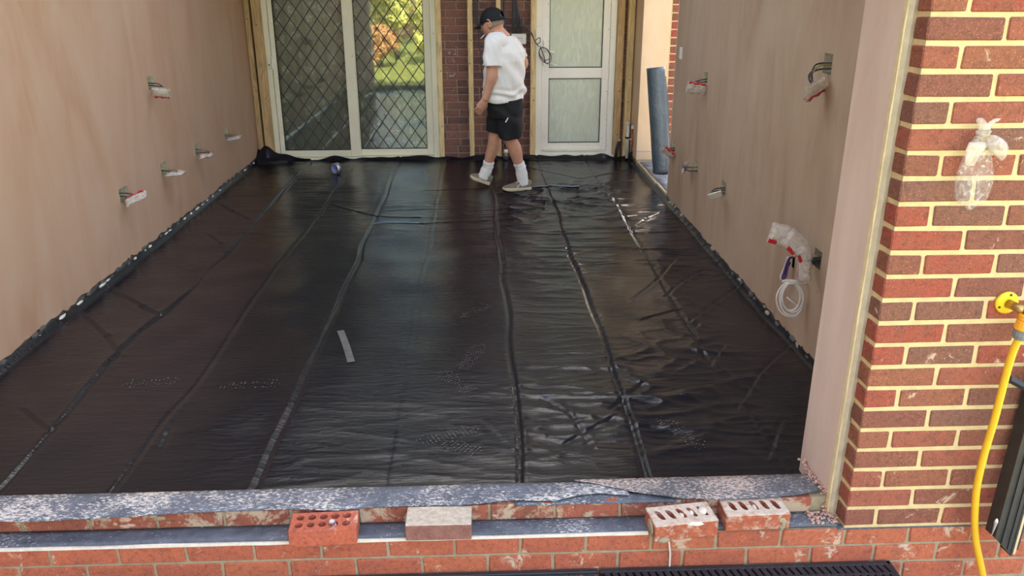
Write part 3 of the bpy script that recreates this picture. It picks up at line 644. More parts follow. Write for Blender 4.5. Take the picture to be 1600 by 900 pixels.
bbox('edge_rail', -3.0, -.838, -.022, -.006, -.155, -.143, M['black_pl'], r2, .002); bbox('edge_rail', -3.0, -.838, -.130, -.115, -.155, -.143, M['black_pl'], r2, .002); G().box(-3.0, -.838, -.115, -.022, -.27, -.168).build('channel', M['black_pl'], r2)
for i in range(36): bbox('clip', -2.98+i*.06, -2.955+i*.06, -.030, -.022, -.160, -.149, M['black_pl'], r2, .001)

# ---------------------------------------------------------------- back wall and its bricks
wb = empty('wall_back', (-1.1, YB, 0), 'brown brick house wall between the two back doors', 'wall', None, 'structure')
G().box(-1.66, -.60, YB+.004, YB+.11, -.05, 2.42).build('mortar', M['mortar_b'], wb)
G().box(.17, XR+.3, YB+.004, YB+.11, -.05, 2.42).build('mortar', M['mortar_b'], wb)
G().box(XL-.3, -1.66, YB+.02, YB+.11, 2.05, 2.42).build('lintel', M['mortar_b'], wb); G().box(-.60, .17, YB+.02, YB+.11, 2.05, 2.42).build('lintel', M['mortar_b'], wb)
G().box(XL-.3, XL+.18, YB+.05, YB+.11, -.05, 2.05).build('mortar', M['mortar_b'], wb)
for k in range(30):
    z0 = -.005+k*.0752; x = -1.655 - (.1125 if k % 2 else 0) + random.uniform(-.02, .02)
    while x < -.61:
        l = .215 if random.random() > .12 else .1025
        a, b = max(x, -1.655), min(x+l, -.605)
        if b-a > .03 and not (k in (5, 6) and a < -.80 and b > -.96): brick(wb, a, b, YB-.004, YB+.06, z0, z0+.065, M['back'])
        elif b-a > .03 and k in (5, 6):
            if a < -.98: brick(wb, a, -.985, YB-.004, YB+.06, z0, z0+.065, M['back'])
            if b > -.76: brick(wb, -.755, b, YB-.004, YB+.06, z0, z0+.065, M['back'])
        x += l+.010
    brick(wb, .225, .32, YB-.004, YB+.06, z0, z0+.065, M['back'])
av = empty('air_brick', (-.86, YB, .36), 'terracotta air brick with louvres low in the brown wall', 'air brick')
bbox('frame', -.975, -.765, YB-.004, YB+.05, .372, .386, M['back'], av, .002); bbox('frame', -.975, -.765, YB-.004, YB+.05, .504, .518, M['back'], av, .002)
bbox('frame', -.778, -.765, YB-.004, YB+.05, .386, .504, M['back'], av, .002); bbox('frame', -.975, -.962, YB-.004, YB+.05, .386, .504, M['back'], av, .002)
for i in range(5): bbox('louvre', -.962, -.778, YB-.003, YB+.03, .394+i*.0235, .405+i*.0235, M['back'], av, .002)

# ---------------------------------------------------------------- battens
def batten(x0, x1, yf, dep, z0, z1, label, mat='timber', bow=.0):
    gg = G(); n = 18; rings = []
    for i in range(n+1):
        z = z0+(z1-z0)*i/n; dx = bow*math.sin(i/n*math.pi)+.0012*mn.noise(Vector((z*6, x0*9, 0)))
        rings.append([Vector((x0+dx+.003, yf, z)), Vector((x1+dx-.003, yf, z)), Vector((x1+dx, yf+.003, z)), Vector((x1+dx, yf+dep, z)), Vector((x0+dx, yf+dep, z)), Vector((x0+dx, yf+.003, z))])
    gg.loft(rings); root = gg.build('timber_batten', M[mat]); tag(root, label, 'batten', 'battens on the back wall')
    for k in range(2): 
        z = random.uniform(.2, 1.5); G().lathe([(.006, 0), (.0065, .0015)], ((x0+x1)/2+random.uniform(-.012, .012), yf-.001, z), (0, -1, 0), 8).build('knot', M['bark'], root)
    return root
YF = YB-.055
batten(-3.507, -3.455, YF+.02, .045, .02, 2.45, 'dark-stained batten in the corner of the left plaster wall', 'timber2')
batten(-3.425, -3.335, YF-.02, .07, .02, 2.45, 'wide orange-edged batten against the sliding door frame', 'timber2')
batten(-1.636, -1.583, YF-.01, .06, .0, 2.45, 'pale batten right of the sliding door on the brick')
batten(-1.320, -1.270, YF+.004, .045, .0, 2.45, 'narrow batten standing alone on the brick left of the man')
batten(-1.036, -.990, YF+.004, .045, .0, 2.45, 'narrow batten behind the man')
batten(-.692, -.636, YF-.01, .06, .0, 2.45, 'batten left of the white back door with stamped edge')
batten(.178, .250, YF-.01, .06, .0, 2.45, 'darker batten right of the back door frame', 'timber2')
batten(.282, .350, YF-.02, .07, .0, 2.45, 'batten in the right back corner beside the plaster')
G().box(-3.453, -3.427, YB-.012, YB+.04, .3, 2.4).build('gap_shadow_strip', M['bark']); tag(bpy.data.objects['gap_shadow_strip'], 'thin dark strip standing for the shaded gap between the two left corner battens', 'board')  # dark strip gives the shade of the gap between the battens

# ---------------------------------------------------------------- sliding door
d1 = empty('door_1', (-2.46, YB, .03), 'cream sliding patio door with diamond leaded glass', 'door', None, 'structure')
UP = M['upvc']; ZT = 2.05
bbox('outer_frame', -3.335, -3.285, YB-.045, YB+.05, .03, ZT, UP, d1); bbox('outer_frame', -1.690, -1.637, YB-.045, YB+.05, .03, ZT, UP, d1); bbox('outer_frame', -3.285, -1.690, YB-.045, YB+.05, ZT-.05, ZT, UP, d1)
bbox('track_sill', -3.335, -1.637, YB-.070, YB+.05, .012, .040, UP, d1)
bbox('outer_bead', -1.668, -1.660, YB-.052, YB-.04, .04, ZT, UP, d1, .002)
def sash(x0, x1, w0, w1, yf, zb, name):
    gx0, gx1, gz0 = x0+w0, x1-w1, zb+.066
    s = bbox(name, x0, gx0, yf, yf+.045, zb, ZT-.05, UP, d1); bbox(name, gx1, x1, yf, yf+.045, zb, ZT-.05, UP, d1)
    bbox('bottom_rail', gx0, gx1, yf+.001, yf+.044, zb, gz0, UP, d1); bbox('top_rail', gx0, gx1, yf+.001, yf+.044, ZT-.12, ZT-.05, UP, d1)
    gk = G(); gk.box(gx0-.001, gx0+.006, yf+.010, yf+.03, gz0, ZT-.12).box(gx1-.006, gx1+.001, yf+.010, yf+.03, gz0, ZT-.12).box(gx0, gx1, yf+.010, yf+.03, gz0-.001, gz0+.006); gk.build('gasket', M['rubber'], d1)
    pn = G().box(gx0, gx1, yf+.022, yf+.026, gz0, ZT-.12).build('pane', M['glass'], d1)
    # diamond leads: each strip its own piece, clipped to the pane
    zt = ZT-.12; dx, dz = .134, .186
    for sgn in (1, -1):
        for k in range(-24, 26):
            # line: x = gx0 + k*dx + sgn*(z-gz0)*dx/dz
            pts = []
            c0 = gx0 + k*dx + (.03 if sgn > 0 else .03)
            sl_ = sgn*dx/dz
            za, zb2 = gz0, zt
            xa, xb = c0, c0+sl_*(zt-gz0)
            # clip in x
            def clip(xa, za, xb, zb_):
                t0, t1 = 0., 1.; d = xb-xa
                for lim, s in ((gx0, 1), (gx1, -1)):
                    q = (lim-xa)*s; pq = d*s
                    if abs(pq) < 1e-9: continue
                    t = q/pq
                    if pq > 0: t0 = max(t0, t)
                    else: t1 = min(t1, t)
                if t1-t0 < .02: return None
                return xa+d*t0, za+(zb_-za)*t0, xa+d*t1, za+(zb_-za)*t1
            r = clip(xa, za, xb, zb2)
            if not r: continue
            a = Vector((r[0], yf+.0205, r[1])); b = Vector((r[2], yf+.0205, r[3])); t = (b-a).normalized(); nrm = Vector((t.z, 0, -t.x))*.0042; th = Vector((0, .003, 0))
            mesh('lead_came', [a-nrm, b-nrm, b+nrm, a+nrm, a-nrm-th, b-nrm-th, b+nrm-th, a+nrm-th], [(0, 1, 2, 3), (7, 6, 5, 4), (0, 4, 5, 1), (2, 6, 7, 3), (1, 5, 6, 2), (0, 3, 7, 4)], M['lead'], d1)
sash(-3.280, -2.457, .045, .100, YB-.035, .043, 'stile')
sash(-2.510, -1.692, .055, .072, YB+.012, .043, 'stile')
hd = bbox('handle', -3.322, -3.292, YB-.058, YB-.035, .94, 1.075, UP, d1, .004); bbox('lock_plate', -3.312, -3.302, YB-.061, YB-.056, .965, .985, M['rubber'], hd, .001)
bbox('pull_grip', -3.284, -3.268, YB-.065, YB-.03, .93, 1.06, M['white_upvc'], d1, .004)
# net curtain
gg = G(); nx, nz = 120, 2
rows = [[Vector((-3.30+1.64*i/nx, YB+.125+.016*math.sin(i*.9)+.008*math.sin(i*.37+1), z)) for i in range(nx+1)] for z in (.07, 2.0)]
gg.add(rows[0]+rows[1], [(i, i+1, nx+2+i, nx+1+i) for i in range(nx)])
o = gg.build('net_curtain', M['lace'], None, True); tag(o, 'white flowered lace curtain hanging inside the sliding door', 'curtain')
gg = G(); gg.lathe([(.001, 0), (.05, 0), (.07, .05), (.06, .11), (.04, .14)], (-2.75, 6.75, .95), (0, 0, 1), 16); o = gg.build('white_jug', M['white_plastic'], None, True); tag(o, 'white jug on a table behind the lace curtain', 'jug')
tb = empty('side_table', (-2.75, 6.8, -.05), 'small dark table holding the jug behind the lace', 'table')
bbox('table_top', -3.05, -2.45, 6.62, 7.0, .92, .95, M['bark'], tb)
for x in (-3.02, -2.48):
    for y in (6.65, 6.97): bbox('leg', x-.02, x+.02, y-.02, y+.02, -.05, .92, M['bark'], tb)

# ---------------------------------------------------------------- back door
WU = M['white_upvc']
d2 = empty('door_2', (-.23, YB, .03), 'white half-glazed back door with two obscured panes', 'door', None, 'structure')
bbox('outer_frame', -.634, -.575, YB-.03, YB+.06, .035, 2.05, WU, d2); bbox('outer_frame', .113, .178, YB-.03, YB+.06, .035, 2.05, WU, d2); bbox('outer_frame', -.575, .113, YB-.03, YB+.06, 2.0, 2.05, WU, d2)
bbox('threshold', -.660, .190, YB-.075, YB+.06, .012, .045, WU, d2); bbox('bottom_frame', -.575, .113, YB-.03, YB+.06, .045, .085, WU, d2); bbox('weather_bar', -.545, .085, YB-.055, YB-.01, .086, .110, WU, d2)
bbox('stile', -.574, -.500, YB-.022, YB+.04, .087, 1.99, WU, d2); bbox('stile', .042, .112, YB-.022, YB+.04, .087, 1.99, WU, d2)
bbox('bottom_rail', -.500, .042, YB-.021, YB+.04, .087, .165, WU, d2); bbox('mid_rail', -.500, .042, YB-.021, YB+.04, .826, .930, WU, d2); bbox('top_rail', -.500, .042, YB-.021, YB+.04, 1.9, 1.99, WU, d2)
for z0, z1 in ((.165, .826), (.930, 1.9)):
    gk = G(); gk.box(-.501, -.493, YB-.012, YB+.01, z0, z1).box(.035, .043, YB-.012, YB+.01, z0, z1).box(-.493, .035, YB-.012, YB+.01, z0-.001, z0+.008).box(-.493, .035, YB-.012, YB+.01, z1-.008, z1+.001); gk.build('gasket', M['rubber'], d2)
    G().box(-.500, .042, YB, YB+.006, z0, z1).build('pane', M['obscure'], d2)
hp = bbox('handle_plate', -.562, -.535, YB-.034, YB-.02, .955, 1.20, WU, d2, .004); G().tube([(-.548, YB-.03, 1.10), (-.548, YB-.065, 1.10), (-.53, YB-.07, 1.10), (-.455, YB-.068, 1.085)], .009, 8).build('lever', M['white_plastic'], hp, True); bbox('keyhole', -.553, -.544, YB-.036, YB-.033, .985, 1.01, M['rubber'], hp, .001)

# ---------------------------------------------------------------- right back opening: stub, jamb, ledge, roll
st = empty('wall_right_stub', (.5, 6.1, 0), 'sunlit plastered jamb of the side opening with toothed brick edge', 'wall', None, 'structure')
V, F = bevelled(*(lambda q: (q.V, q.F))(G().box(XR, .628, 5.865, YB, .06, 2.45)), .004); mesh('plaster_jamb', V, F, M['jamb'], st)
G().box(.630, .718, 5.872, YB, -.1, 2.45).build('mortar', M['mortar_y'], st)
G().box(XR+.02, .63, 5.87, YB, -.1, .062).build('footing', M['mortar_g'], st)
for k in range(30): brick(st, .640, .722, 5.865, 5.95, -.03+k*GA, -.03+k*GA+.062, M['pier'])
bbox('scratch_rail', XR+.012, .60, 5.858, 5.87, .15, .162, M['reveal'], st, .003)
ld = empty('wall_right_ledge', (.5, 5.1, 0), 'low wall under the side opening capped with pale plaster-splashed strip', 'wall', None, 'structure')
G().box(XR+.004, .70, 4.44, 5.866, -.3, .050).build('masonry', M['mortar_g'], ld)
y = 4.44
while y < 5.85:
    l = min(.43, 5.86-y); bbox('coping_block', XR-.006+random.uniform(-.004, .004), .69, y, y+l-.006, .02, .062+random.uniform(-.003, .003), M['mortar_g'], ld, .006); y += l
xs5 = np.arange(4.45, 5.75, .03)
o = dpc_strip('damp_proof_strip', xs5, lambda x: -(.665 + .006*N1(x, 4)), lambda x: -(XR+.02+.010*N1(x, 7)), lambda x, t: .068+.003*N1(x, 3, 9), M['dpc_hi'], 'white-splashed damp proof strip on the ledge of the side opening')
o.data.transform(Matrix.Rotation(math.pi/2, 4, 'Z')); o.data.transform(Matrix.Scale(1, 4)); 
# rotate (x,y)->( -y, x): strip runs along Y at positive X
rb = atY(1034, 268, 5.22); rtp = atY(1024, 104, 5.36)
rl = empty('membrane_roll', rb, 'blue-grey roll of plastic sheet leaning upright in the side opening', 'plastic roll')
ax = (rtp-rb).normalized(); Lr = (rtp-rb).length; a = ax.orthogonal().normalized(); b = ax.cross(a); rings = []
rbs = Vector((rb.x, rb.y, .072))
for i in range(26):
    h = Lr*i/25; c = rbs+ax*h; rr = .079
    rings.append([c + (a*math.cos(t)+b*math.sin(t))*(rr*(1+.03*mn.noise(Vector((math.cos(t)*1.5, math.sin(t)*1.5, h*3))))+.006*(t/6.283)) for t in [k*2*math.pi/28 for k in range(28)]])
inner = [[c0 + (p-c0)*.45 for p in rings[-1]] for c0 in [rbs+ax*Lr]] + [[c0 + (p-c0)*.42 for p in rings[-2]] for c0 in [rbs+ax*(Lr-.10)]]
G().loft(rings+inner).build('sheet_roll', M['roll'], rl, True)
fl2 = []
for i in range(20):
    h = Lr*i/20*.97; c = rbs+ax*h; fl2.append([c+a*0+Vector((.070, -.02, 0)), c+Vector((.100+.006*math.sin(i*.6), .0, 0)), c+Vector((.100+.006*math.sin(i*.6), .003, 0)), c+Vector((.072, -.012, 0))])
G().loft(fl2).build('loose_flap', M['roll'], rl)
# pipes in the right back corner
pw = empty('waste_pipe', (.335, 6.12, 0), 'white plastic waste pipe with black clip in the right back corner', 'pipe')
G().tube([(.322, 6.17, .02), (.320, 6.17, .38)], .0165, 12).build('pipe', M['white_plastic'], pw, True); G().lathe([(.021, 0), (.021, .03)], (.320, 6.17, .37), (0, 0, 1), 12).build('socket', M['white_plastic'], pw, True); bbox('clip', .297, .352, 6.148, 6.192, .225, .243, M['rubber'], pw, .002)
pc = empty('copper_pipe', (.35, 6.08, 0), 'pair of thin copper pipes beside the white waste pipe', 'pipe')
G().tube(spline([(.346, 6.06, .02), (.346, 6.06, .12), (.349, 6.05, .2), (.345, 6.06, .28), (.347, 6.06, .36)], 5), .0075, 8).build('pipe', M['copper'], pc, True); G().lathe([(.014, 0), (.016, .02), (.012, .04)], (.346, 6.06, .34), (0, 0, 1), 10).build('cap', M['white_plastic'], pc, True); G().tube([(.346, 6.06, .0), (.346, 6.06, .11)], .014, 8).build('lagging', M['rubber'], pc, True)
G().tube([(.322, 6.075, .235), (.355, 6.06, .235)], .008, 8).build('stub', M['white_plastic'], pc, True)
pb = empty('black_pipe', (.235, 6.2, 0), 'short black pipe stub with silver end beside the back door', 'pipe')
G().tube([(.212, 6.21, .0), (.216, 6.20, .10), (.235, 6.19, .19)], .017, 10).build('pipe', M['black_pl'], pb, True); G().tube([(.235, 6.19, .185), (.243, 6.185, .215)], .012, 8).build('end', M['zinc'], pb, True)
ps = empty('pipe_stub', (-.94, 6.2, 0), 'white capped pipe stub in a black collar behind the man', 'pipe')
G().lathe([(.03, 0), (.03, .03), (.018, .045)], (-.945, 6.2, .0), (0, 0, 1), 14).build('collar', M['black_pl'], ps, True); G().lathe([(.017, .04), (.017, .075), (.022, .076), (.022, .115)], (-.945, 6.2, 0), (0, 0, 1), 14).build('cap', M['white_plastic'], ps, True)
G().tube([(-.952, YB-.02, .12), (-.952, YB-.02, 2.4)], .011, 8).build('pipe', M['cable_g'], ps, True)

# ---------------------------------------------------------------- electrics on the back wall
sw = empty('fused_switch', (-.79, YB, 1.2), 'white double switched plate under the cable bundle', 'switch'); z0, z1 = 1.165, 1.265
bbox('pattress', -.885, -.735, YB-.045, YB-.005, z0, z1, M['white_plastic'], sw, .004)
for i in range(3): bbox('rocker', -.855+i*.033, -.833+i*.033, YB-.052, YB-.044, 1.20, 1.228, M['white_plastic'], sw, .002); 
for i in range(3): bbox('marking', -.853+i*.033, -.836+i*.033, YB-.0525, YB-.050, 1.222, 1.226, M['rubber'], sw, .0005)
G().lathe([(.004, 0), (.004, .002)], (-.742, YB-.045, 1.215), (0, -1, 0), 8).build('screw', M['zinc'], sw)
s2 = empty('socket_plate', (-.77, YB, 1.06), 'small white outlet plate half hidden by the man', 'switch'); bbox('plate', -.825, -.737, YB-.04, YB-.005, 1.035, 1.125, M['white_plastic'], s2, .004); bbox('rocker', -.765, -.750, YB-.046, YB-.039, 1.065, 1.095, M['white_plastic'], s2, .002)
s3 = empty('junction_box', (-1.06, YB, .62), 'white junction box low on the brick behind the man’s hand', 'junction box'); bbox('lid', -1.10, -1.02, YB-.045, YB-.004, .58, .66, M['white_plastic'], s3, .004)
def wire(name, P, r, mat, label, cat, group=None, n=6):
    o = G().tube(spline(P, 7), r, n).build(name, M[mat], None, True); tag(o, label, cat, group); return o
cb = empty('cable_bundle', (-.84, YB, 1.27), 'bundle of grey cables dropping to the double switch plate', 'cable')
for i in range(9):
    t = i/8; x0 = -.875+t*.09; x1 = -.865+t*.02
    G().tube(spline([(x0, YB-.03, 1.262), (x0+random.uniform(-.004, .004), YB-.038-.008*(i % 3), 1.36), (x1+(x0-x1)*.3, YB-.03-.006*(i % 2), 1.55), (x1, YB-.025, 1.75), (x1-.01, YB-.02, 2.3)], 6), .0048, 6).build('cable', M['cable_g'], cb, True)
c2 = empty('loose_cable_loop', (-.62, YB-.1, 1.1), 'dark cables looping across the batten onto the back door handle', 'cable')
for i in range(4):
    o_ = .006*i
    G().tube(spline([(-.83, YB-.03, 1.25), (-.81, YB-.07, 1.33+o_), (-.74, YB-.085, 1.32+o_), (-.68, YB-.09, 1.25+o_), (-.655, YB-.10, 1.20), (-.61-o_, YB-.10, 1.145+o_)], 6), .0045, 6).build('cable', M['cable_g'], c2, True)
for cx, cz, rx, rz_ in ((-.548, 1.06, .058, .075), (-.555, 1.075, .05, .062)):
    G().tube([Vector((cx+rx*math.cos(t)-.3*rz_*math.sin(t), YB-.105-.004*math.sin(2*t), cz+rz_*math.sin(t))) for t in [k*2*math.pi/28 for k in range(28)]], .0042, 6, closed=True).build('cable_loop', M['cable_g'], c2, True)
G().tube(spline([(-.655, YB-.10, 1.20), (-.605, YB-.105, 1.23), (-.60, YB-.11, 1.19), (-.625, YB-.10, 1.17)], 6), .004, 6).build('cable', M['cable_g'], c2, True)
G().tube(spline([(-.60, YB-.11, 1.15), (-.56, YB-.12, 1.05), (-.545, YB-.12, .995), (-.515, YB-.12, .975)], 6), .0042, 6).build('cable', M['cable_g'], c2, True)
G().tube([(-.50, YB-.12, .985), (-.425, YB-.125, .962)], .006, 8).build('cable_end', M['cable_w'], c2, True)
wire('wall_cable', [(-1.255, YB-.02, 2.3), (-1.235, YB-.03, 1.5), (-1.215, YB-.03, 1.30), (-1.20, YB-.03, 1.1), (-1.185, YB-.03, .9), (-1.15, YB-.03, .72), (-1.10, YB-.04, .62)], .006, 'cable_g', 'grey cable running down the brick left of the man', 'cable')
wire('wall_cable', [(-1.21, YB-.02, 2.3), (-1.215, YB-.03, 1.45), (-1.20, YB-.04, 1.33), (-1.15, YB-.05, 1.24), (-1.08, YB-.05, 1.18), (-1.03, YB-.04, 1.17)], .0055, 'cable_g', 'grey cable bending behind the man’s head', 'cable')
wire('wall_cable', [(-1.235, YB-.02, 2.3), (-1.245, YB-.035, 1.5), (-1.23, YB-.04, 1.36), (-1.19, YB-.05, 1.28), (-1.13, YB-.05, 1.26)], .005, 'cable_g', 'short grey cable hooked over beside the man’s cap', 'cable')
wire('wall_cable', [(-1.06, YB-.045, .59), (-1.085, YB-.05, .52), (-1.07, YB-.05, .40), (-1.09, YB-.05, .25), (-1.11, YB-.05, .12), (-1.09, YB-.05, .06), (-1.05, YB-.05, .02)], .006, 'cable_g', 'grey cable hanging from the junction box to the floor', 'cable')

# ---------------------------------------------------------------- back boxes with bagged plates on the side walls
def crumple(P0, ex, ey, ez, hx, hy, hzv, seed, amp=.25, sub=16):
    """pillow-like crumpled bag: ex,ey,ez axes, half sizes"""
    gg = G(); n = sub; rings = []
    for i in range(n+1):
        s = -1+2*i/n; row = []
        for k in range(2*n):
            t = k*math.pi/n; c, q = math.cos(t), math.sin(t)
            prof = (1-abs(s)**5)**.5 if abs(s) < 1 else .0
            x = s*hx; y = c*hy*(.85+.15*prof); z = q*hzv*prof*(abs(q)**.2)*(1-.55*abs(c)**3)
            p = Vector((x, y, z)); nn = mn.noise(Vector((x*22+seed, y*22, z*22+seed*.7))); n2 = mn.noise(Vector((x*60, y*60+seed, z*60)))
            p += Vector((nn*hx*.25, n2*hy*.3, (nn+n2*.6)*hzv))*amp*1.6
            row.append(P0 + ex*p.x + ey*p.y + ez*p.z)
        rings.append(row)
    gg.loft(rings); return gg
LN = ['highest', 'nearest', 'second nearest', 'third', 'farthest']
def back_box(X, sgn, c, wy, h, bag_c, bag_dir, bl, bw, label, group, seed, plate=True, bagm='bag2', cables=3, red=True, tilt=.3):
    """sgn: +1 wall faces +X"""
    root = empty('socket_box', c, label, 'socket box', group); D = .042*-sgn
    y0, y1, z0, z1 = c.y-wy/2, c.y+wy/2, c.z-h/2, c.z+h/2; t = .0018
    tray = G(); xa, xb = sorted((X+sgn*.002, X+D))
    tray.box(xa, xb, y0, y0+t, z0, z1).box(xa, xb, y1-t, y1, z0, z1).box(xa, xb, y0, y1, z0, z0+t).box(xa, xb, y0, y1, z1-t, z1)
    bx = sorted((X+D, X+D-sgn*.002)); tray.box(bx[0], bx[1], y0, y1, z0, z1); tray.build('metal_box', M['galv'], root)
    for yy in (y0+.008, y1-.008): bbox('lug', *sorted((X-sgn*.004, X-sgn*.007)), yy-.006, yy+.006, c.z-.008, c.z+.008, M['galv'], root, .001)
    foil = G(); n = 6
    for i in range(n):
        for j in range(n):
            pass
    out = Vector((sgn, 0, 0))
    for k in range(cables):
        r = random.Random(seed*9+k); a = c + Vector((-sgn*.03, r.uniform(-.3, .3)*wy, r.uniform(-.4, .1)*h))
        b = a + out*(.06+.02*r.random()) + Vector((0, r.uniform(-.01, .01), -.005)); m1 = c.lerp(bag_c, .55) + out*(.045+.012*r.random()) + Vector((0, r.uniform(-.015, .015), r.uniform(-.01, .02)))
        G().tube(spline([a, b, m1, bag_c + Vector((0, r.uniform(-.015, .015), .01)) + out*.01], 6), .0038, 6).build('cable', M['cable_g'] if k != 1 else M['earth'], root, True)
    bd = bag_dir.normalized(); ey = (out.cross(bd)).normalized(); ez = bd.cross(ey)
    ey2 = ey*math.cos(tilt)+ez*math.sin(tilt); ez2 = bd.cross(ey2)
    if plate:
        g2 = G(); Mx = Matrix((( bd.x, ey2.x, ez2.x, bag_c.x), (bd.y, ey2.y, ez2.y, bag_c.y), (bd.z, ey2.z, ez2.z, bag_c.z), (0, 0, 0, 1)))
        V, F = bevelled(*(lambda q: (q.V, q.F))(G().box(-bl*.72, bl*.72, -bw*.7, bw*.7, -.004, .004)), .002)
        mesh('face_plate', [Mx @ v for v in V], F, M['white_plastic'], root)
    if bagm: crumple(bag_c, bd, ey2, ez2, bl, bw, .016, seed, .3).build('bag', M[bagm], root, True, label='crumpled clear plastic bag')
    if red:
        Mx = Matrix((( bd.x, ey2.x, ez2.x, bag_c.x), (bd.y, ey2.y, ez2.y, bag_c.y), (bd.z, ey2.z, ez2.z, bag_c.z), (0, 0, 0, 1)))
        gg = G(); q = [Mx @ Vector((-bl*.8+bl*1.6*i/8, -bw*(.93+.05*math.sin(i*2.)), .005*math.sin(i*1.7))) for i in range(9)]
        rg = [[p + ez2*.008, p + ey2*.010 + ez2*.009, p+ey2*.010 - ez2*.009, p - ez2*.008] for p in q]; gg.loft(rg); gg.build('seal_strip', M['red_print'], root, label='red printed seal of the bag')
    return root
gl = 'metal socket boxes in the left wall'; grp = 'metal socket boxes in the right wall'
LB = [('high metal socket box alone on the left wall with bagged plate', 250, 145, (0, 1, -.1)), ('nearest metal socket box on the left wall, its bag tilted steeply', 207, 310, (0, .9, .45)), ('second nearest low socket box on the left wall with bagged plate', 270, 271, (0, 1, .12)), ('third low socket box along the left wall with wrapped plate', 318, 243, (0, .9, .3)), ('low socket box on the left wall closest to the sliding door', 362, 216, (0, 1, .2))]
for i, ((lb, u, v, d), (c, wy, h)) in enumerate(zip(LB, LBOX)):
    b = atX(u+(4 if i else 2), v, XL+.085); dd = Vector((1, .12, d[2]*.9)); back_box(XL, 1, c, wy, h, b, dd, (.062, .075, .068, .062, .062)[i], .042, lb, gl, 3+i, red=(i in (0, 1, 3)), tilt=(1.15, .85, 1.0, .6, .8)[i])
RB = [('high far socket box on the right wall with bagged plate', 1088, 138, (-1, .1, .12), .072, .045), ('high near socket box on the right wall with wrapped plate', 1275, 138, (-.85, -.2, -.45), .062, .055), ('low socket box at the far end of the right wall by the opening', 1043, 238, (-.8, .1, .6), .062, .05), ('second low socket box on the right wall with bag seen edge-on', 1070, 262, (-.25, .2, -1), .05, .035), ('low socket box on the right wall with a bare white plate', 1117, 305, (-1, .1, -.35), .06, .04)]
for i, (lb, u, v, d, bl, bw) in enumerate(RB):
    c, wy, h = RBOX[i]; b = atX(u, v, XR-(.07, .06, .06, .06, .09)[i]); back_box(XR, -1, c, wy, h, b, Vector(d), bl, bw, lb, grp, 20+i, bagm=None if i == 4 else 'bag2', red=(i != 4), tilt=.5 if i != 4 else 1.2, cables=4)
# near low box with a chain of three bags
c, wy, h = RBOX[5]
root = back_box(XR, -1, c, wy, h, atX(1262, 415, XR-.04), Vector((0, .2, 1)), .03, .02, 'near low socket box on the right wall with a chain of bagged plates', grp, 40, plate=False, bagm=None, red=False, cables=5)
for i, (u, v, xo, dirv, bl, bw) in enumerate([(1218, 366, .185, (-.9, 0, .25), .052, .050), (1241, 379, .125, (-.75, 0, .70), .058, .050), (1256, 397, .08, (-.4, 0, .9), .046, .038), (1257, 423, .07, (.1, 0, -1), .052, .036)]):
    P0 = atX(u, v, XR-xo); bd = Vector(dirv).normalized(); ez = Vector((.15, -1, .1)); ez = (ez-bd*ez.dot(bd)).normalized(); ey = ez.cross(bd)
    Mx = Matrix(((bd.x, ey.x, ez.x, P0.x), (bd.y, ey.y, ez.y, P0.y), (bd.z, ey.z, ez.z, P0.z), (0, 0, 0, 1)))
    bo = crumple(P0, bd, ey, ez, bl, bw, .020, 60+i, .28).build('bag', M['bag2'], root, True, label='crumpled clear plastic bag')
    V, F = bevelled(*(lambda q: (q.V, q.F))(G().box(-bl*.8, bl*.62, -bw*.75, bw*.75, -.006, .006)), .002); mesh('face_plate', [Mx @ v for v in V], F, M['white_plastic'], root)
    sgn_ = -1 if i == 0 else 1
    V, F = bevelled(*(lambda q: (q.V, q.F))(G().box(-bl*.55, bl*.25, bw*.62, bw*1.0, .010, .016)), .002)
    if i != 3: mesh('seal_strip', [Mx @ (v if i else Vector((v.x+.035, v.y, v.z))) for v in V], F, M['red_print'], bo, label='red printed seal of the bag')
P0 = atX(1248, 420, XR-.09); gg = G().loft([ell_r for ell_r in [[P0+Vector((a_*w_*.010, -.012+.002*b_, z)) for a_, b_ in ((-1, 0), (0, -1), (1, 0), (0, 1))] for z, w_ in ((.035, .5), (.01, 1.1), (-.02, 1), (-.05, .4))]]); gg.build('seal_strip', M['red_print'], bo, label='red printed seal of the bag')
G().tube(spline([c+Vector((.02, 0, -.01)), c+Vector((-.03, -.02, .0)), atX(1262, 412, XR-.05), atX(1258, 418, XR-.06)], 6), .005, 6).build('cable', M['cable_g'], root, True)
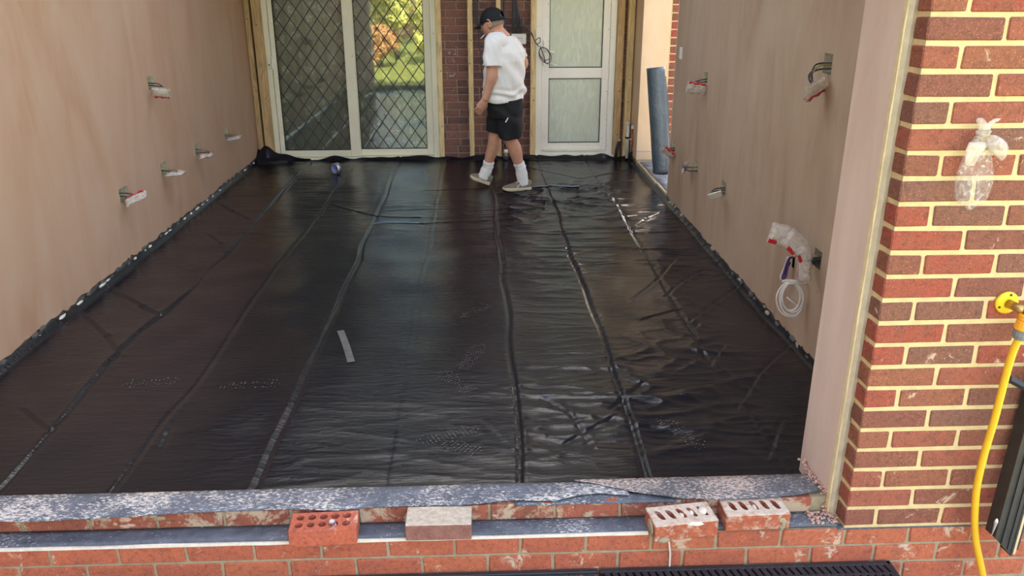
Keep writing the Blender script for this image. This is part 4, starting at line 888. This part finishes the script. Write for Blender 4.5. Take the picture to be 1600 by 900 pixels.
# purple cable coil and white cable coil
pc_ = empty('purple_cable', atX(1229, 420, XR), 'short folded purple cable hanging from a slot in the right wall', 'cable')
YP = atX(1238, 402, XR).y-.02
for k in range(4):
    G().tube(spline([atX(1240, 402, XR+.01), atY(1234-k*.6, 404, YP-.004*k), atY(1230-k*1.0, 418, YP-.006*k), atY(1221+k*1.1, 434, YP), atY(1224+k*1.4, 431, YP-.006*k), atY(1235-k*.8, 410, YP-.004*k)], 6), .0045, 6).build('strand', M['cable_p'], pc_, True)
G().tube(spline([atY(1231, 401, YP), atY(1226, 416, YP), atY(1220, 431, YP), atY(1221, 437, YP)], 5), .004, 6).build('strand', M['cable_w'], pc_, True)
YC = atX(1264, 441, XR).y
wc = empty('white_cable_coil', atX(1258, 466, XR), 'neat coil of white cable hanging low on the right wall', 'cable coil')
for k in range(5):
    cu, cv = 1236+(-1.5, 1, 2.5, 0, 1)[k], 466+(1, 0, -2, -3, 2)[k]; ru, rv = (21.5, 19, 16.5, 14, 17.5)[k], (28, 26.5, 24, 22, 27)[k]; P = []
    for q in range(40):
        t = q*2*math.pi/40; ww = 1-.30*max(0, math.sin(t))**2
        P.append(atY(cu+ru*math.cos(t)*ww, cv - rv*math.sin(t), YC-.006*(k % 3)-.01*math.cos(t)))
    G().tube(P, .0042, 7, closed=True).build('loop', M['cable_w'], wc, True)
G().tube(spline([atY(1222, 440, YC-.012), atY(1230, 438, YC-.015), atY(1243, 439, YC-.015), atY(1254, 444, YC-.01), atX(1264, 441, XR+.02)], 6), .0045, 7).build('tail', M['cable_w'], wc, True); G().tube(spline([atY(1229, 464, YC), atY(1236, 470, YC-.01), atY(1246, 478, YC)], 6), .0042, 7).build('tail', M['cable_w'], wc, True)
tq = atY(1236, 440, YC-.008); bbox('tie', tq.x-.012, tq.x+.012, tq.y-.016, tq.y+.012, tq.z-.009, tq.z+.007, M['cable_w'], wc, .001)
p = atX(1064, 83, XR); lbp = bbox('bead_plate', XR-.003, XR+.002, p.y-.045, p.y+.045, p.z-.045, p.z+.045, M['white_plastic']); tag(lbp, 'small pale plate flush in the right wall near its far edge', 'plate')

# ---------------------------------------------------------------- tape roll
tp = atZ(526, 272, hz(-2.61, 5.62)); tr_ = empty('tape_roll', (tp.x, tp.y, tp.z), 'roll of silver tape standing on the membrane by the sliding door', 'tape')
ax = Vector((-.62, -.78, 0)).normalized(); n = 28; c0 = Vector((tp.x, tp.y, tp.z+.055)); a = Vector((0, 0, 1)); b = ax.cross(a)
def annulus(r0, r1, w): 
    R = []
    for (r, h) in ((r0, -w), (r1, -w), (r1, w), (r0, w)): R.append([c0+ax*h+(a*math.cos(k*2*math.pi/n)+b*math.sin(k*2*math.pi/n))*r for k in range(n)])
    return G().loft(R, False, True)
annulus(.040, .055, .024).build('tape', M['silver'], tr_, True); annulus(.037, .0405, .0245).build('core', M['tape_core'], tr_, True)

# ---------------------------------------------------------------- tap, hose, channel, bag on the pier
tf = Vector((.391, 0, .813)); tp_ = empty('wall_tap', tf, 'brass garden tap on a yellow round wall flange', 'tap')
G().lathe([(.036, 0), (.036, .006), (.030, .010), (.018, .012)], tf, (0, -1, 0), 28).build('flange', M['yellow_pl'], tp_, True)
for dx, dz in ((0.004, .027), (-.024, -.012), (.022, -.016)): G().lathe([(.0042, 0), (.0042, .002)], tf+Vector((dx, -.009, dz)), (0, -1, 0), 8).build('screw_hole', M['rubber'], tp_)
e1 = tf+Vector((.0, -.010, 0)); e2 = tf+Vector((.022, -.062, -.004)); e3 = tf+Vector((.055, -.085, .012))
G().tube([e1, e1.lerp(e2, .5), e2], [.014, .013, .015], 14).build('inlet', M['brass'], tp_, True); G().tube([e2, e2.lerp(e3, .5), e3, e3+Vector((.03, -.01, .03))], [.016, .013, .015, .013], 14).build('body', M['brass'], tp_, True)
G().lathe([(.014, 0), (.018, .006), (.018, .022), (.014, .026)], e3, Vector((.7, -.2, .7)), 6).build('gland', M['brass'], tp_); G().tube([e3+Vector((.03, -.012, .03)), e3+Vector((.055, -.02, .06))], .008, 10).build('spindle', M['brass'], tp_, True)
hn = Vector((.416, -.072, .800)); G().tube([e2.lerp(e3, .1), hn], [.013, .012], 12).build('spout', M['brass'], tp_, True)
hc = empty('hose_connector', hn, 'orange and grey hose connector under the tap', 'hose connector'); hd_ = Vector((-.10, .02, -1)).normalized()
G().lathe([(.021, .0), (.023, .003), (.023, .016), (.020, .018), (.024, .021), (.025, .046), (.022, .050)], hn, hd_, 16).build('collar', M['orange_pl'], hc, False); G().lathe([(.020, .050), (.0235, .053), (.0235, .066), (.018, .080), (.012, .082)], hn, hd_, 14).build('grip', M['grey_pl'], hc, False)
hs = hn+hd_*.078
hp = [hs]+[Vector(q) for q in [(.402, -.066, .68), (.400, -.062, .607), (.399, -.06, .50), (.397, -.06, .427), (.391, -.06, .330), (.389, -.06, .25), (.393, -.06, .164), (.410, -.06, .055), (.435, -.06, -.04), (.470, -.065, -.14), (.50, -.08, -.24), (.53, -.11, -.293), (.62, -.2, -.293)]]
o = G().tube(spline(hp, 6), .0115, 12).build('garden_hose', M['yellow'], None, True); tag(o, 'yellow garden hose hanging down the brick from the tap', 'hose')
ck = empty('black_channel', (.62, -.1, -.2), 'black plastic channel with pale metal edge leaning against the pier', 'channel')
# leaning length: lower end at about (.505,-.06,-.03), upper end off the frame
lo = Vector((.512, -.105, .015)); hi_ = Vector((.585, -.035, .80)); dv = (hi_-lo).normalized(); s1 = Vector((1, 0, 0)); s1 = (s1-dv*s1.dot(dv)).normalized(); s2_ = dv.cross(s1)
def prism(prof, l0, l1, cut0=None):
    r0 = [lo + dv*(l0+(cut0(a_, b_) if cut0 else 0)) + s1*a_ + s2_*b_ for a_, b_ in prof]; r1 = [lo + dv*l1 + s1*a_ + s2_*b_ for a_, b_ in prof]; return G().loft([r0, r1])
prism([(-.055, -.004), (.012, -.004), (.012, .002), (-.049, .002), (-.049, .05), (-.055, .05)], 0, .62, lambda a_, b_: -.9*(a_+.055)).build('web', M['black_pl2'], ck)
prism([(.012, -.006), (.018, -.006), (.018, .05), (.012, .05)], 0, .62, lambda a_, b_: -.062).build('flange', M['black_pl2'], ck)
prism([(.018, -.007), (.026, -.007), (.026, .03), (.018, .03)], 0, .62, lambda a_, b_: -.055).build('metal_edge', M['alu'], ck); prism([(.026, -.003), (.036, -.003), (.036, .03), (.026, .03)], 0, .62, lambda a_, b_: -.04).build('outer_lip', M['black_pl2'], ck)
prism([(-.032, -.009), (-.022, -.009), (-.022, -.003), (-.032, -.003)], 0, .62, lambda a_, b_: -.02).build('rib', M['black_pl'], ck); prism([(-.005, -.008), (.003, -.008), (.003, -.003), (-.005, -.003)], 0, .62, lambda a_, b_: -.04).build('rib', M['black_pl'], ck)
G().tube([Vector((.418, -.055, .578)), Vector((.50, -.06, .535))], .012, 4).build('side_arm', M['black_pl'], ck)
lump(lo+Vector((-.062, .0, .065)), .012, M['zinc'], ck, 'torn_foil', (.6, .4, 1.3))
G().tube([lo+Vector((-.065, -.004, .06)), lo+Vector((-.072, -.008, .02))], [.005, .001], 6).build('torn_foil', M['zinc'], ck)
# bag over the pipe end on the pier
bg = empty('plastic_bag', (.198, 0, 1.33), 'clear plastic bag knotted over a pipe end on the brick pier', 'bag')
def bagmesh(name, prof, mat, seed, yc, amp=.006, depth=.5):
    """prof: list of (u_left,u_right,v) outline rows in photograph space at the wall, turned into a puffed volume with real depth"""
    rings = []; n = 22
    for k, (ul, ur, v) in enumerate(prof):
        A = atY(ul, v, yc); B = atY(ur, v, yc); c = (A+B)/2; hw = (B-A).length/2; d = min(hw*depth, .026)
        row = []
        for j in range(n):
            t = j*2*math.pi/n; p = c + Vector((math.cos(t)*hw, math.sin(t)*d, 0)); nn = mn.noise(p*38+Vector((seed, 0, 0))); n2 = mn.noise(p*85)
            row.append(p + Vector((nn*amp, (n2*.7+nn)*amp, n2*amp*.5)))
        rings.append(row)
    sm = []
    for a_, b_ in zip(rings[:-1], rings[1:]):
        for f in (0, .5): sm.append([p.lerp(q, f) + Vector((mn.noise(p*60+Vector((f*9, seed, 0)))*amp*.5 if f else 0, mn.noise(p*70+Vector((seed, f, 3)))*amp*.6 if f else 0, 0)) for p, q in zip(a_, b_)])
    sm.append(rings[-1]); return G().loft(sm).build(name, mat, bg, True)
bagmesh('bag_body', [(1526, 1543, 210), (1517, 1548, 222), (1510, 1550, 235), (1503, 1550, 252), (1498, 1552, 268), (1494, 1551, 284), (1492, 1547, 298), (1492, 1541, 310), (1498, 1537, 317), (1507, 1524, 322), (1511, 1519, 328)], M['bag'], 3, -.030)
bagmesh('bag_lobe', [(1543, 1557, 211), (1541, 1567, 217), (1541, 1573, 225), (1545, 1575, 233), (1552, 1573, 241), (1560, 1569, 248), (1563, 1566, 251)], M['bag2'], 9, -.042, .005, .8)
bagmesh('bag_fold', [(1514, 1540, 222), (1509, 1538, 234), (1508, 1530, 246), (1508, 1524, 256), (1512, 1520, 259)], M['bag2'], 14, -.052, .004, .3)
bagmesh('bag_knot', [(1526, 1549, 204), (1525, 1546, 208), (1528, 1545, 213)], M['bag2'], 5, -.036, .003, .9)
bagmesh('bag_neck', [(1528, 1536, 184), (1526, 1541, 190), (1530, 1546, 197), (1528, 1548, 204)], M['bag2'], 6, -.034, .005, .6)
bagmesh('bag_tail', [(1555, 1565, 185), (1547, 1560, 189), (1542, 1552, 194), (1538, 1546, 200)], M['bag2'], 7, -.034, .003, .4)
G().lathe([(.011, -.045), (.011, .03)], (.200, 0, 1.300), (0, -1, 0), 12).build('pipe_end', M['white_plastic'], bg, True)

# ---------------------------------------------------------------- the man walking across the membrane
man = empty('person', (-.98, 4.87, .01), 'person in black cap, white t-shirt and black shorts walking left, head bowed', 'person')
def ell(c, r, f, a, b, n=28, tilt=0, pw=1.0):
    out = []
    for k in range(n):
        t = k*2*math.pi/n; ct, st_ = math.cos(t), math.sin(t)
        out.append(Vector(c) + r*(math.copysign(abs(ct)**pw, ct)*a) + f*(math.copysign(abs(st_)**pw, st_)*b) + Vector((0, 0, tilt*ct*a)))
    return out
def frame(deg):
    t = math.radians(deg); return Vector((math.sin(t), math.cos(t), 0)), Vector((-math.cos(t), math.sin(t), 0))   # right, forward
def resurface(gg, vox, name, mat, parent, smooth=3, disp=None):
    me = bpy.data.meshes.new('tmp'); me.from_pydata([tuple(v) for v in gg.V], [], gg.F); bm = bmesh.new(); bm.from_mesh(me); bmesh.ops.recalc_face_normals(bm, faces=bm.faces); bm.to_mesh(me); bm.free()
    o = bpy.data.objects.new('tmp', me); C.objects.link(o)
    md = o.modifiers.new('r', 'REMESH'); md.mode = 'VOXEL'; md.voxel_size = vox; md.use_smooth_shade = True
    if smooth: s = o.modifiers.new('s', 'SMOOTH'); s.iterations = smooth; s.factor = .5
    dg = bpy.context.evaluated_depsgraph_get(); m2 = bpy.data.meshes.new_from_object(o.evaluated_get(dg)); bpy.data.objects.remove(o)
    if disp:
        m2.update(); co = [v.co.copy() for v in m2.vertices]; no = [v.normal.copy() for v in m2.vertices]
        for v, c, n_ in zip(m2.vertices, co, no): v.co = c + n_*disp(c, n_)
        m2.update()
    m2.materials.clear(); m2.materials.append(mat); m2.polygons.foreach_set('use_smooth', [True]*len(m2.polygons)); m2.name = name
    b = bpy.data.objects.new(name, m2); return link(b, parent)
R35, F35 = frame(36); R10, F10 = frame(14)
# joints
nSh = atY(770, 69, 4.71); nEl = atY(768.5, 119, 4.67); nWr = atY(757.5, 156, 4.68); nHd = atY(749.5, 171, 4.685)
rSh = atY(804, 72, 4.98); rEl = atY(817.5, 99, 5.06); rWr = atY(801, 122, 5.13)
nHip = Vector((-.965, 4.79, .80)); nKn = atY(797, 216, 4.80); nAn = atY(813.5, 263, 4.84); nHe = nAn + Vector((-.008, .005, -.06))
rHip = Vector((-1.005, 4.92, .80)); rKn = atY(773.5, 210, 4.93); rAn = atY(762, 261, 4.985)
hc_ = atY(769, 36, 4.865)
body = G()
# torso core
TC = [(-1.0, 4.855, .78, .150, .115), (-1.0, 4.85, .88, .165, .125), (-1.0, 4.85, 1.0, .17, .13), (-.995, 4.85, 1.12, .175, .125), (-.99, 4.85, 1.20, .155, .100), (-.995, 4.85, 1.265, .10, .075), (-1.0, 4.852, 1.315, .07, .065)]
body.loft([ell((x, y, z), R35, F35, a, b) for x, y, z, a, b in TC])
# neck and head
nb = Vector((-.998, 4.855, 1.29)); nk = hc_ + Vector((.035, -.005, -.06))
body.tube([nb, nb.lerp(nk, .5), nk, hc_+Vector((.02, 0, -.02))], [.068, .063, .062, .06], 18)
hF = Vector((-.84, .34, -.42)).normalized(); hR = hF.cross(Vector((0, 0, 1))).normalized(); hU = hR.cross(hF).normalized()
def hp_(f, r, u): return hc_ + hF*f + hR*r + hU*u
rings = []
for i in range(15):
    t = -1+2*i/14; u = t*.118
    k = math.sqrt(max(0, 1-t*t)); jaw = 1-.22*max(0, -t); fo = .012*(1 if t < .1 else 0)*(-t)
    rings.append([hc_ + hU*u + hF*(math.sin(q)*.097*max(k, .08)*(1 if math.sin(q) < 0 else 1.0) + fo + (.012*max(0, -t) if math.sin(q) > 0 else 0)) + hR*(math.cos(q)*.077*max(k, .08)*jaw) for q in [j*2*math.pi/24 for j in range(24)]])
body.loft(rings)
body.tube([hp_(.088, 0, .018), hp_(.108, 0, -.012), hp_(.092, 0, -.022)], [.008, .014, .008], 10)      # nose
body.tube([hp_(.070, -.025, -.052), hp_(.088, 0, -.054), hp_(.070, .025, -.052)], [.005, .009, .005], 8)  # lips
body.tube([hp_(.055, -.03, -.095), hp_(.078, 0, -.092), hp_(.055, .03, -.095)], [.014, .018, .014], 8)   # chin
body.tube([hp_(.072, -.045, .026), hp_(.088, -.012, .028), hp_(.088, .012, .028), hp_(.072, .045, .026)], .008, 8)  # brow
for s in (-1, 1):
    ear = [hp_(-.004+.018*math.cos(q), s*(.074+.010*(1-math.cos(q))), .000+.031*math.sin(q)) for q in [k*2*math.pi/14 for k in range(14)]]
    body.tube(ear, .0065, 8, closed=True); body.tube([hp_(.006, s*.068, .0), hp_(-.008, s*.080, .0)], [.02, .016], 10)
# arms
def limb(P, R, n=16): body.tube(spline(P, 5), [float(np.interp(i/(5*(len(P)-1)), np.linspace(0, 1, len(R)), R)) for i in range(5*(len(P)-1)+1)], n)
limb([nSh+Vector((.03, .05, .0)), nSh, nSh.lerp(nEl, .5), nEl, nEl.lerp(nWr, .35), nWr], [.06, .058, .052, .046, .049, .045, .034, .029])
limb([rSh+Vector((-.03, -.05, 0)), rSh, rSh.lerp(rEl, .5), rEl, rEl.lerp(rWr, .4), rWr], [.06, .058, .050, .044, .046, .042, .032, .028])
def hand(wr, d, pn, thumb_side):
    d = d.normalized(); s = d.cross(pn).normalized()*thumb_side; pn = s.cross(d)*thumb_side
    prs = []
    for t, wd, th in ((-.02, .024, .021), (.0, .026, .019), (.03, .036, .017), (.06, .041, .0155), (.088, .040, .0135)):
        c = wr + d*t; prs.append([c + s*(math.copysign(abs(math.cos(q))**.7, math.cos(q))*wd) + pn*(math.sin(q)*th) for q in [k*2*math.pi/16 for k in range(16)]])
    body.loft(prs)
    for k, (off, L, cu) in enumerate(((.0305, .070, .35), (.0103, .078, .45), (-.0100, .073, .55), (-.0300, .058, .65))):
        p = wr + d*.080 + s*off; P = [p-d*.02, p]; ang = 0; q = p.copy()
        for j, fr in enumerate((.45, .3, .25)):
            ang += cu*(.55 if j == 0 else .8); q = q + (d*math.cos(ang) + pn*math.sin(ang))*L*fr; P.append(q.copy())
        body.tube(P, [.0085, .0092, .0085, .0078, .0062], 10)
    tb = wr + d*.022 + s*.028; body.tube([wr+d*.008+s*.012, tb, tb+d*.030+s*.018+pn*.008, tb+d*.058+s*.022+pn*.018], [.014, .0125, .0105, .0075], 10)
hand(nWr, (nHd-nWr), Vector((-.35, .92, 0)), 1)
hand(rWr, Vector((-.75, .25, -.35)), Vector((-.3, -.9, 0)), -1)
# legs
limb([nHip+Vector((0, 0, .05)), nHip, nHip.lerp(nKn, .55), nKn, nKn.lerp(nAn, .35)+Vector((.008, 0, 0)), nKn.lerp(nAn, .7), nAn, nHe], [.060, .078, .085, .066, .057, .060, .053, .041, .036, .03], 20)
limb([rHip+Vector((0, 0, .05)), rHip, rHip.lerp(rKn, .55), rKn, rKn.lerp(rAn, .35)+Vector((.012, 0, 0)), rKn.lerp(rAn, .7), rAn, rAn+Vector((.002, .0, -.06))], [.060, .078, .085, .064, .056, .059, .051, .040, .036, .03], 20)
body_o = resurface(body, .0042, 'body', M['skin'], man, 2)
# hair band and eyes
for s in (-1, 1):
    lump(hp_(.084, s*.030, .010), .0105, M['white_plastic'], man, 'eye'); 
# t-shirt
sh = G()
ST = [(-1.0, 4.855, .815, .196, .166, .13), (-1.002, 4.855, .855, .197, .168, .09), (-1.005, 4.852, .95, .193, .164, .03), (-1.0, 4.85, 1.05, .192, .155, 0), (-.994, 4.85, 1.13, .194, .150, 0), (-.992, 4.85, 1.20, .182, .130, 0), (-.995, 4.85, 1.25, .145, .108, 0), (-1.0, 4.852, 1.295, .098, .084, 0), (-1.003, 4.853, 1.322, .078, .074, 0)]
sh.loft([ell((x, y, z), R35, F35, a, b, 32, tl, .9) for x, y, z, a, b, tl in ST])
e_ = nSh.lerp(nEl, .70); sh.tube(spline([nSh+Vector((.06, .08, .01)), nSh+Vector((.01, .01, .012)), nSh.lerp(nEl, .35), e_], 5), [.085, .084, .082, .080, .078, .076, .076, .076, .077, .078, .078, .079, .080, .081, .082, .083], 20)
e2_ = rSh.lerp(rEl, .66); sh.tube(spline([rSh+Vector((-.06, -.08, .01)), rSh+Vector((0, 0, .012)), rSh.lerp(rEl, .35), e2_], 5), [.075, .074, .072, .070, .066, .063, .062, .062, .062, .062, .062, .062, .062, .063, .064, .065], 20)
def sfold(c, n_):
    w1 = c.z*1.6 + (c.x+.99)*2.2; d = .0085*math.sin(w1*26 + 3*mn.noise(c*5)) * max(0, mn.noise(c*4+Vector((3, 1, 0)))+.35)
    d += .016*max(0, mn.noise(Vector((c.x*15+c.z*4, c.y*15, c.z*3.5))))
    d += .007*max(0, 1-abs(c.z-.86)/.09)*math.sin(c.z*95 + 4*mn.noise(c*6))
    return d-.002
resurface(sh, .0065, 't_shirt', M['cotton'], man, 4, sfold)
# shorts
so_ = G()
so_.loft([ell((-1.0, 4.855, z), R10, F10, a, b, 30, tl) for z, a, b, tl in [(.66, .17, .145, 0), (.74, .178, .155, 0), (.82, .172, .148, .0), (.89, .160, .138, .0)]])
def legtube(hip, kn, a0, a1, ext):
    P = [hip+Vector((0, 0, .02)), hip.lerp(kn, .4), hip.lerp(kn, .75), hip.lerp(kn, ext)]
    so_.tube(spline(P, 5), [float(v) for v in np.interp(np.linspace(0, 1, 16), [0, .4, 1], [a0, (a0+a1)/2+.006, a1])], 24)
legtube(nHip, nKn, .118, .098, .99); legtube(rHip, rKn, .112, .090, .94)
def shfold(c, n_): return .008*mn.noise(Vector((c.x*11, c.y*11, c.z*6))) + .004*math.sin(c.z*38+c.x*30+3*mn.noise(c*7))
shorts = resurface(so_, .0065, 'shorts', M['short'], man, 4, shfold)
p = atY(792, 187, 4.665); 
G().tube([atY(790, 191, 4.672), atY(794, 184, 4.672)], .005, 6).build('logo', M['white_plastic'], shorts)
# socks and shoes
def sock(kn, an, bot, nm='sock'):
    a = an + (kn-an).normalized()*.055; P = spline([a, a.lerp(an, .5), an, bot], 6)
    R = [.048+.003*math.sin(i*1.9)+.004*max(0, i-10)/8 for i in range(len(P))]; G().tube(P, R, 18).build(nm, M['sock'], man, True)
def shoe(heel, toe, wd=.043):
    """heel, toe: sole points on the underside"""
    d = (toe-heel); L = d.length; d.normalize(); r = d.cross(Vector((0, 0, 1))).normalized(); u = r.cross(d).normalized()
    prof = [(0, .55, .060), (.03, .80, .085), (.12, .86, .092), (.25, .84, .096), (.36, .86, .092), (.46, .93, .076), (.60, 1.05, .062), (.74, 1.1, .052), (.86, 1.0, .044), (.95, .72, .037), (1.0, .30, .026)]
    up = [[heel + d*(s*L) + r*(math.copysign(abs(math.cos(q))**.75, math.cos(q))*wd*w_) + u*(.020 + (h-.018)*max(0, math.sin(q))**.8) for q in [k*math.pi/12 for k in range(13)]] for s, w_, h in prof]
    root = G().loft(up).build('shoe', M['suede'], man, True)
    so2 = [[heel + d*(s*L*1.04-.006) + r*(c_*wd*w_*1.12) + u*zz for c_, zz in ((-1, .0 + .012*max(0, s-.8)*5), (1, .0+.012*max(0, s-.8)*5), (1.04, .016+.010*max(0, s-.75)*4), (.95, .028), (-.95, .028), (-1.04, .016+.010*max(0, s-.75)*4))] for s, w_, h in prof]
    G().loft(so2).build('sole', M['sole'], root)
    for k in range(4):
        s = .36+.075*k; c = heel + d*(s*L) + u*(.098-.016*k); G().tube([c-r*.024, c+u*.006, c+r*.024], .0035, 6).build('lace', M['sock'], root, True)
    for sd in (-1, 1):
        q = [heel+d*(L*s)+r*(sd*wd*1.0)+u*h for s, h in ((.38, .062), (.46, .058), (.56, .03), (.47, .03))]
        q2 = [p_+r*(sd*.006) for p_ in q]; G().loft([q, q2]).build('side_panel', M['sole'], root)
    tg = heel + d*(.30*L) + u*.09; G().tube([tg, tg-d*.005+u*.028], [.024, .020], 10, squash=.4).build('tongue', M['suede'], root, True)
    hh = heel + d*(.01*L); G().tube([hh+u*.03, hh+u*.08], [.020, .014], 8).build('heel_tab', M['grey_pl'] if False else M['suede'], root, True)
nh = atZ(828, 293, .012); nt_ = atZ(786.5, 300, .012)
nh = Vector((nh.x, 4.86, .012)); nt_ = Vector((nt_.x, 4.83, .012)); shoe(nh, nt_)
sock(nKn, nAn, Vector((nh.x-.062, nh.y, .055)))
rh = atY(764, 288, 4.99); rt2 = atY(734, 277, 5.0); rh.z = max(rh.z, .012); shoe(rh, rt2)
sock(rKn, rAn, rh+Vector((-.055, 0, .058)))
# cap: crown with an arched opening and strap at the back, visor in front
cp = G(); na, ne = 40, 14; cU = (hU*.55 + Vector((.05, 0, .6))).normalized(); cF = (hF - cU*hF.dot(cU)).normalized(); cR = cF.cross(cU)
cc = hc_ + cU*.012 + Vector((.006, 0, 0))
def cpt(az, el, k=1.0):
    ce, se = math.cos(el), math.sin(el); return cc + (cF*math.cos(az)*.109 + cR*math.sin(az)*.090)*(ce**.8)*k + cU*(se*.112*k)
idx = {}
def cv_(i, j, k):
    q = (i % na, j, k)
    if q not in idx: idx[q] = len(cp.V); cp.V.append(cpt((i % na)*2*math.pi/na, j*math.pi/2/ne*.985, k))
    return idx[q]
for i in range(na):
    for j in range(ne):
        az = (i+.5)*2*math.pi/na; da = abs(az-math.pi); 
        if (da/.50)**2 + ((j+.5-2)/4.2)**2 < 1 and j >= 2: continue
        cp.F.append((cv_(i, j, 1), cv_(i+1, j, 1), cv_(i+1, j+1, 1), cv_(i, j+1, 1))); cp.F.append((cv_(i, j, .97), cv_(i, j+1, .97), cv_(i+1, j+1, .97), cv_(i+1, j, .97)))
    cp.F.append((cv_(i, 0, 1), cv_(i, 0, .97), cv_(i+1, 0, .97), cv_(i+1, 0, 1)))
cp.F.append(tuple(cv_(i, ne, 1) for i in range(na)))
cap_o = cp.build('cap', M['capc'], man, True)
vz = []
for i in range(13):
    a_ = -1.15+2.3*i/12; o1 = cc + cF*math.cos(a_)*.104 + cR*math.sin(a_)*.086 + cU*.002; ext = .075*math.cos(a_*.95)**.6
    o2 = o1 + cF*ext - cU*(.030*math.cos(a_)+.018*abs(math.sin(a_)))
    vz.append([o1, o2, o2-cU*.004, o1-cU*.005])
G().loft(vz).build('visor', M['capc'], cap_o, True)
sp = cc - cF*.104 + cU*.008; G().tube([sp - cR*.02, sp+cR*.012-cF*.006, sp+cR*.035-cF*.012, sp+cR*.062-cF*.004], .008, 6, squash=.5).build('strap', M['capc'], cap_o, True)
G().lathe([(.005, 0), (.006, .006), (.003, .009)], cc+cU*.110, cU, 10).build('button', M['capc'], cap_o, True)
hr = G(); 
hr.loft([[hc_ + hU*u + (hF*math.cos(q)*.0985 + hR*math.sin(q)*.0785)*k for q in [math.pi-1.75+3.5*i/20 for i in range(21)]] + [hc_ + hU*u + (hF*math.cos(q)*.09 + hR*math.sin(q)*.07)*k for q in [math.pi+1.75-3.5*i/20 for i in range(21)]] for u, k in ((-.045, .93), (-.01, 1.0), (.04, .97), (.075, .82))])
hr.build('hair', M['hair'], man, True)
G().tube([hp_(.088, -.018, -.056), hp_(.128, -.050, -.075)], .0045, 8).build('cigarette', M['cable_w'], None, True); tag(bpy.data.objects['cigarette'], 'thin white stick held in the mouth of the person', 'cigarette')

# ---------------------------------------------------------------- garden behind the camera, seen in the door glass
def bush(name, c, rx, rz, n, mat, label, cat, trunk=0, leaf=.09, seed=0):
    root = empty(name, (c[0], c[1], -.30), label, cat, 'garden plants beyond the lawn'); r = random.Random(seed); gg = G()
    cl = [(Vector((r.gauss(0, .45)*rx, r.gauss(0, .4)*rx, r.gauss(0, .42)*rz)), r.uniform(.25, .5)*rx) for _ in range(14)]
    cv = Vector(c)
    for i in range(n):
        k, rad = r.choice(cl); d = Vector((r.gauss(0, 1), r.gauss(0, 1), r.gauss(0, 1))).normalized(); p = cv+k+d*rad*r.uniform(.7, 1)
        if p.z < -.28: continue
        a = Vector((r.gauss(0, 1), r.gauss(0, 1), r.gauss(0, 1))).normalized(); b = a.cross(d+Vector((.1, .2, .1))).normalized(); L = leaf*r.uniform(.6, 1.3)
        gg.add([p-a*L, p+b*L*.45, p+a*L, p-b*L*.45], [(0, 1, 2, 3)])
    tag(gg.build('foliage', mat, root), kind='stuff')
    G().tube([(c[0], c[1], -.3), (c[0]+.05, c[1], c[2]-.2*rz), (c[0], c[1]+.05, c[2]+.3*rz)], [.10*max(.4, rx*.5), .07*max(.4, rx*.5), .02], 8).build('trunk', M['bark'], root, True)
    return root
for i, (x, y, z, rx, rz, n, mt, lb) in enumerate([(-7.4, -15, 2.3, 1.7, 1.9, 2600, 'leaf_y', 'large yellow-green tree at the end of the lawn'), (-2.6, -14.5, 2.4, 1.5, 2.2, 3000, 'leaf_g', 'tall green tree behind the lawn opposite the opening'), (2.6, -15, 2.0, 1.6, 1.9, 2200, 'leaf_y', 'bushy yellow-green tree right of the tall green tree'), (-3.75, -7.4, .35, .55, .45, 1800, 'leaf_o', 'orange flowering shrub at the lawn edge'), (-2.35, -7.6, .7, .75, .85, 2600, 'leaf_y', 'yellow-green shrub beside the orange shrub'), (-12.2, -13, 2.0, 1.6, 1.8, 1800, 'leaf_g', 'round green tree in the left corner of the garden'), (7.6, -13.5, 1.8, 1.6, 1.7, 1600, 'leaf_g', 'round green tree in the right corner of the garden'), (-3.6, -9.8, 1.2, 1.0, 1.3, 2800, 'leaf_y', 'tall pale yellow-green shrub behind the orange shrub')]):
    bush('garden_tree' if rz > 1.5 else 'garden_shrub', (x, y, z), rx, rz, n, M[mt], lb, 'tree' if rz > 1.5 else 'shrub', leaf=.16 if rz > 1.5 else .09, seed=i)
fn = empty('garden_fence', (0, -19.5, -.3), 'wooden board fence closing the garden', 'fence')
for i in range(60): bbox('board', -13+i*.42, -12.6+i*.42, -19.52, -19.5, -.3, 1.5, M['fence'], fn, .002)
sf = empty('side_fence', (3.2, 5, -.1), 'sunlit wooden fence along the side passage', 'fence')
for i in range(30): bbox('board', 3.2, 3.22, .6+i*.42, 1.0+i*.42, -.1, 1.75, M['fence'], sf, .002)
lf = empty('shading_fence', (-5.2, -5, -.3), 'unseen wooden fence added left of the garden to darken left-facing faces', 'fence')  # unseen fence, added to darken faces turned to the left
for i in range(36): bbox('board', -5.22, -5.2, -15.4+i*.43, -15.0+i*.43, -.3, 1.9, M['fence'], lf, .002)
nw = empty('wall_sky_blocker', (-4.6, -2.8, -.3), 'unseen brown brick wall added left of the paving to block sky light', 'wall', None, 'structure')
G().box(-5.1, -4.4, -5.5, -.1, -.3, 5.2).build('masonry', M['back'], nw)  # unseen mass, added to keep sky light off the left-facing brickwork
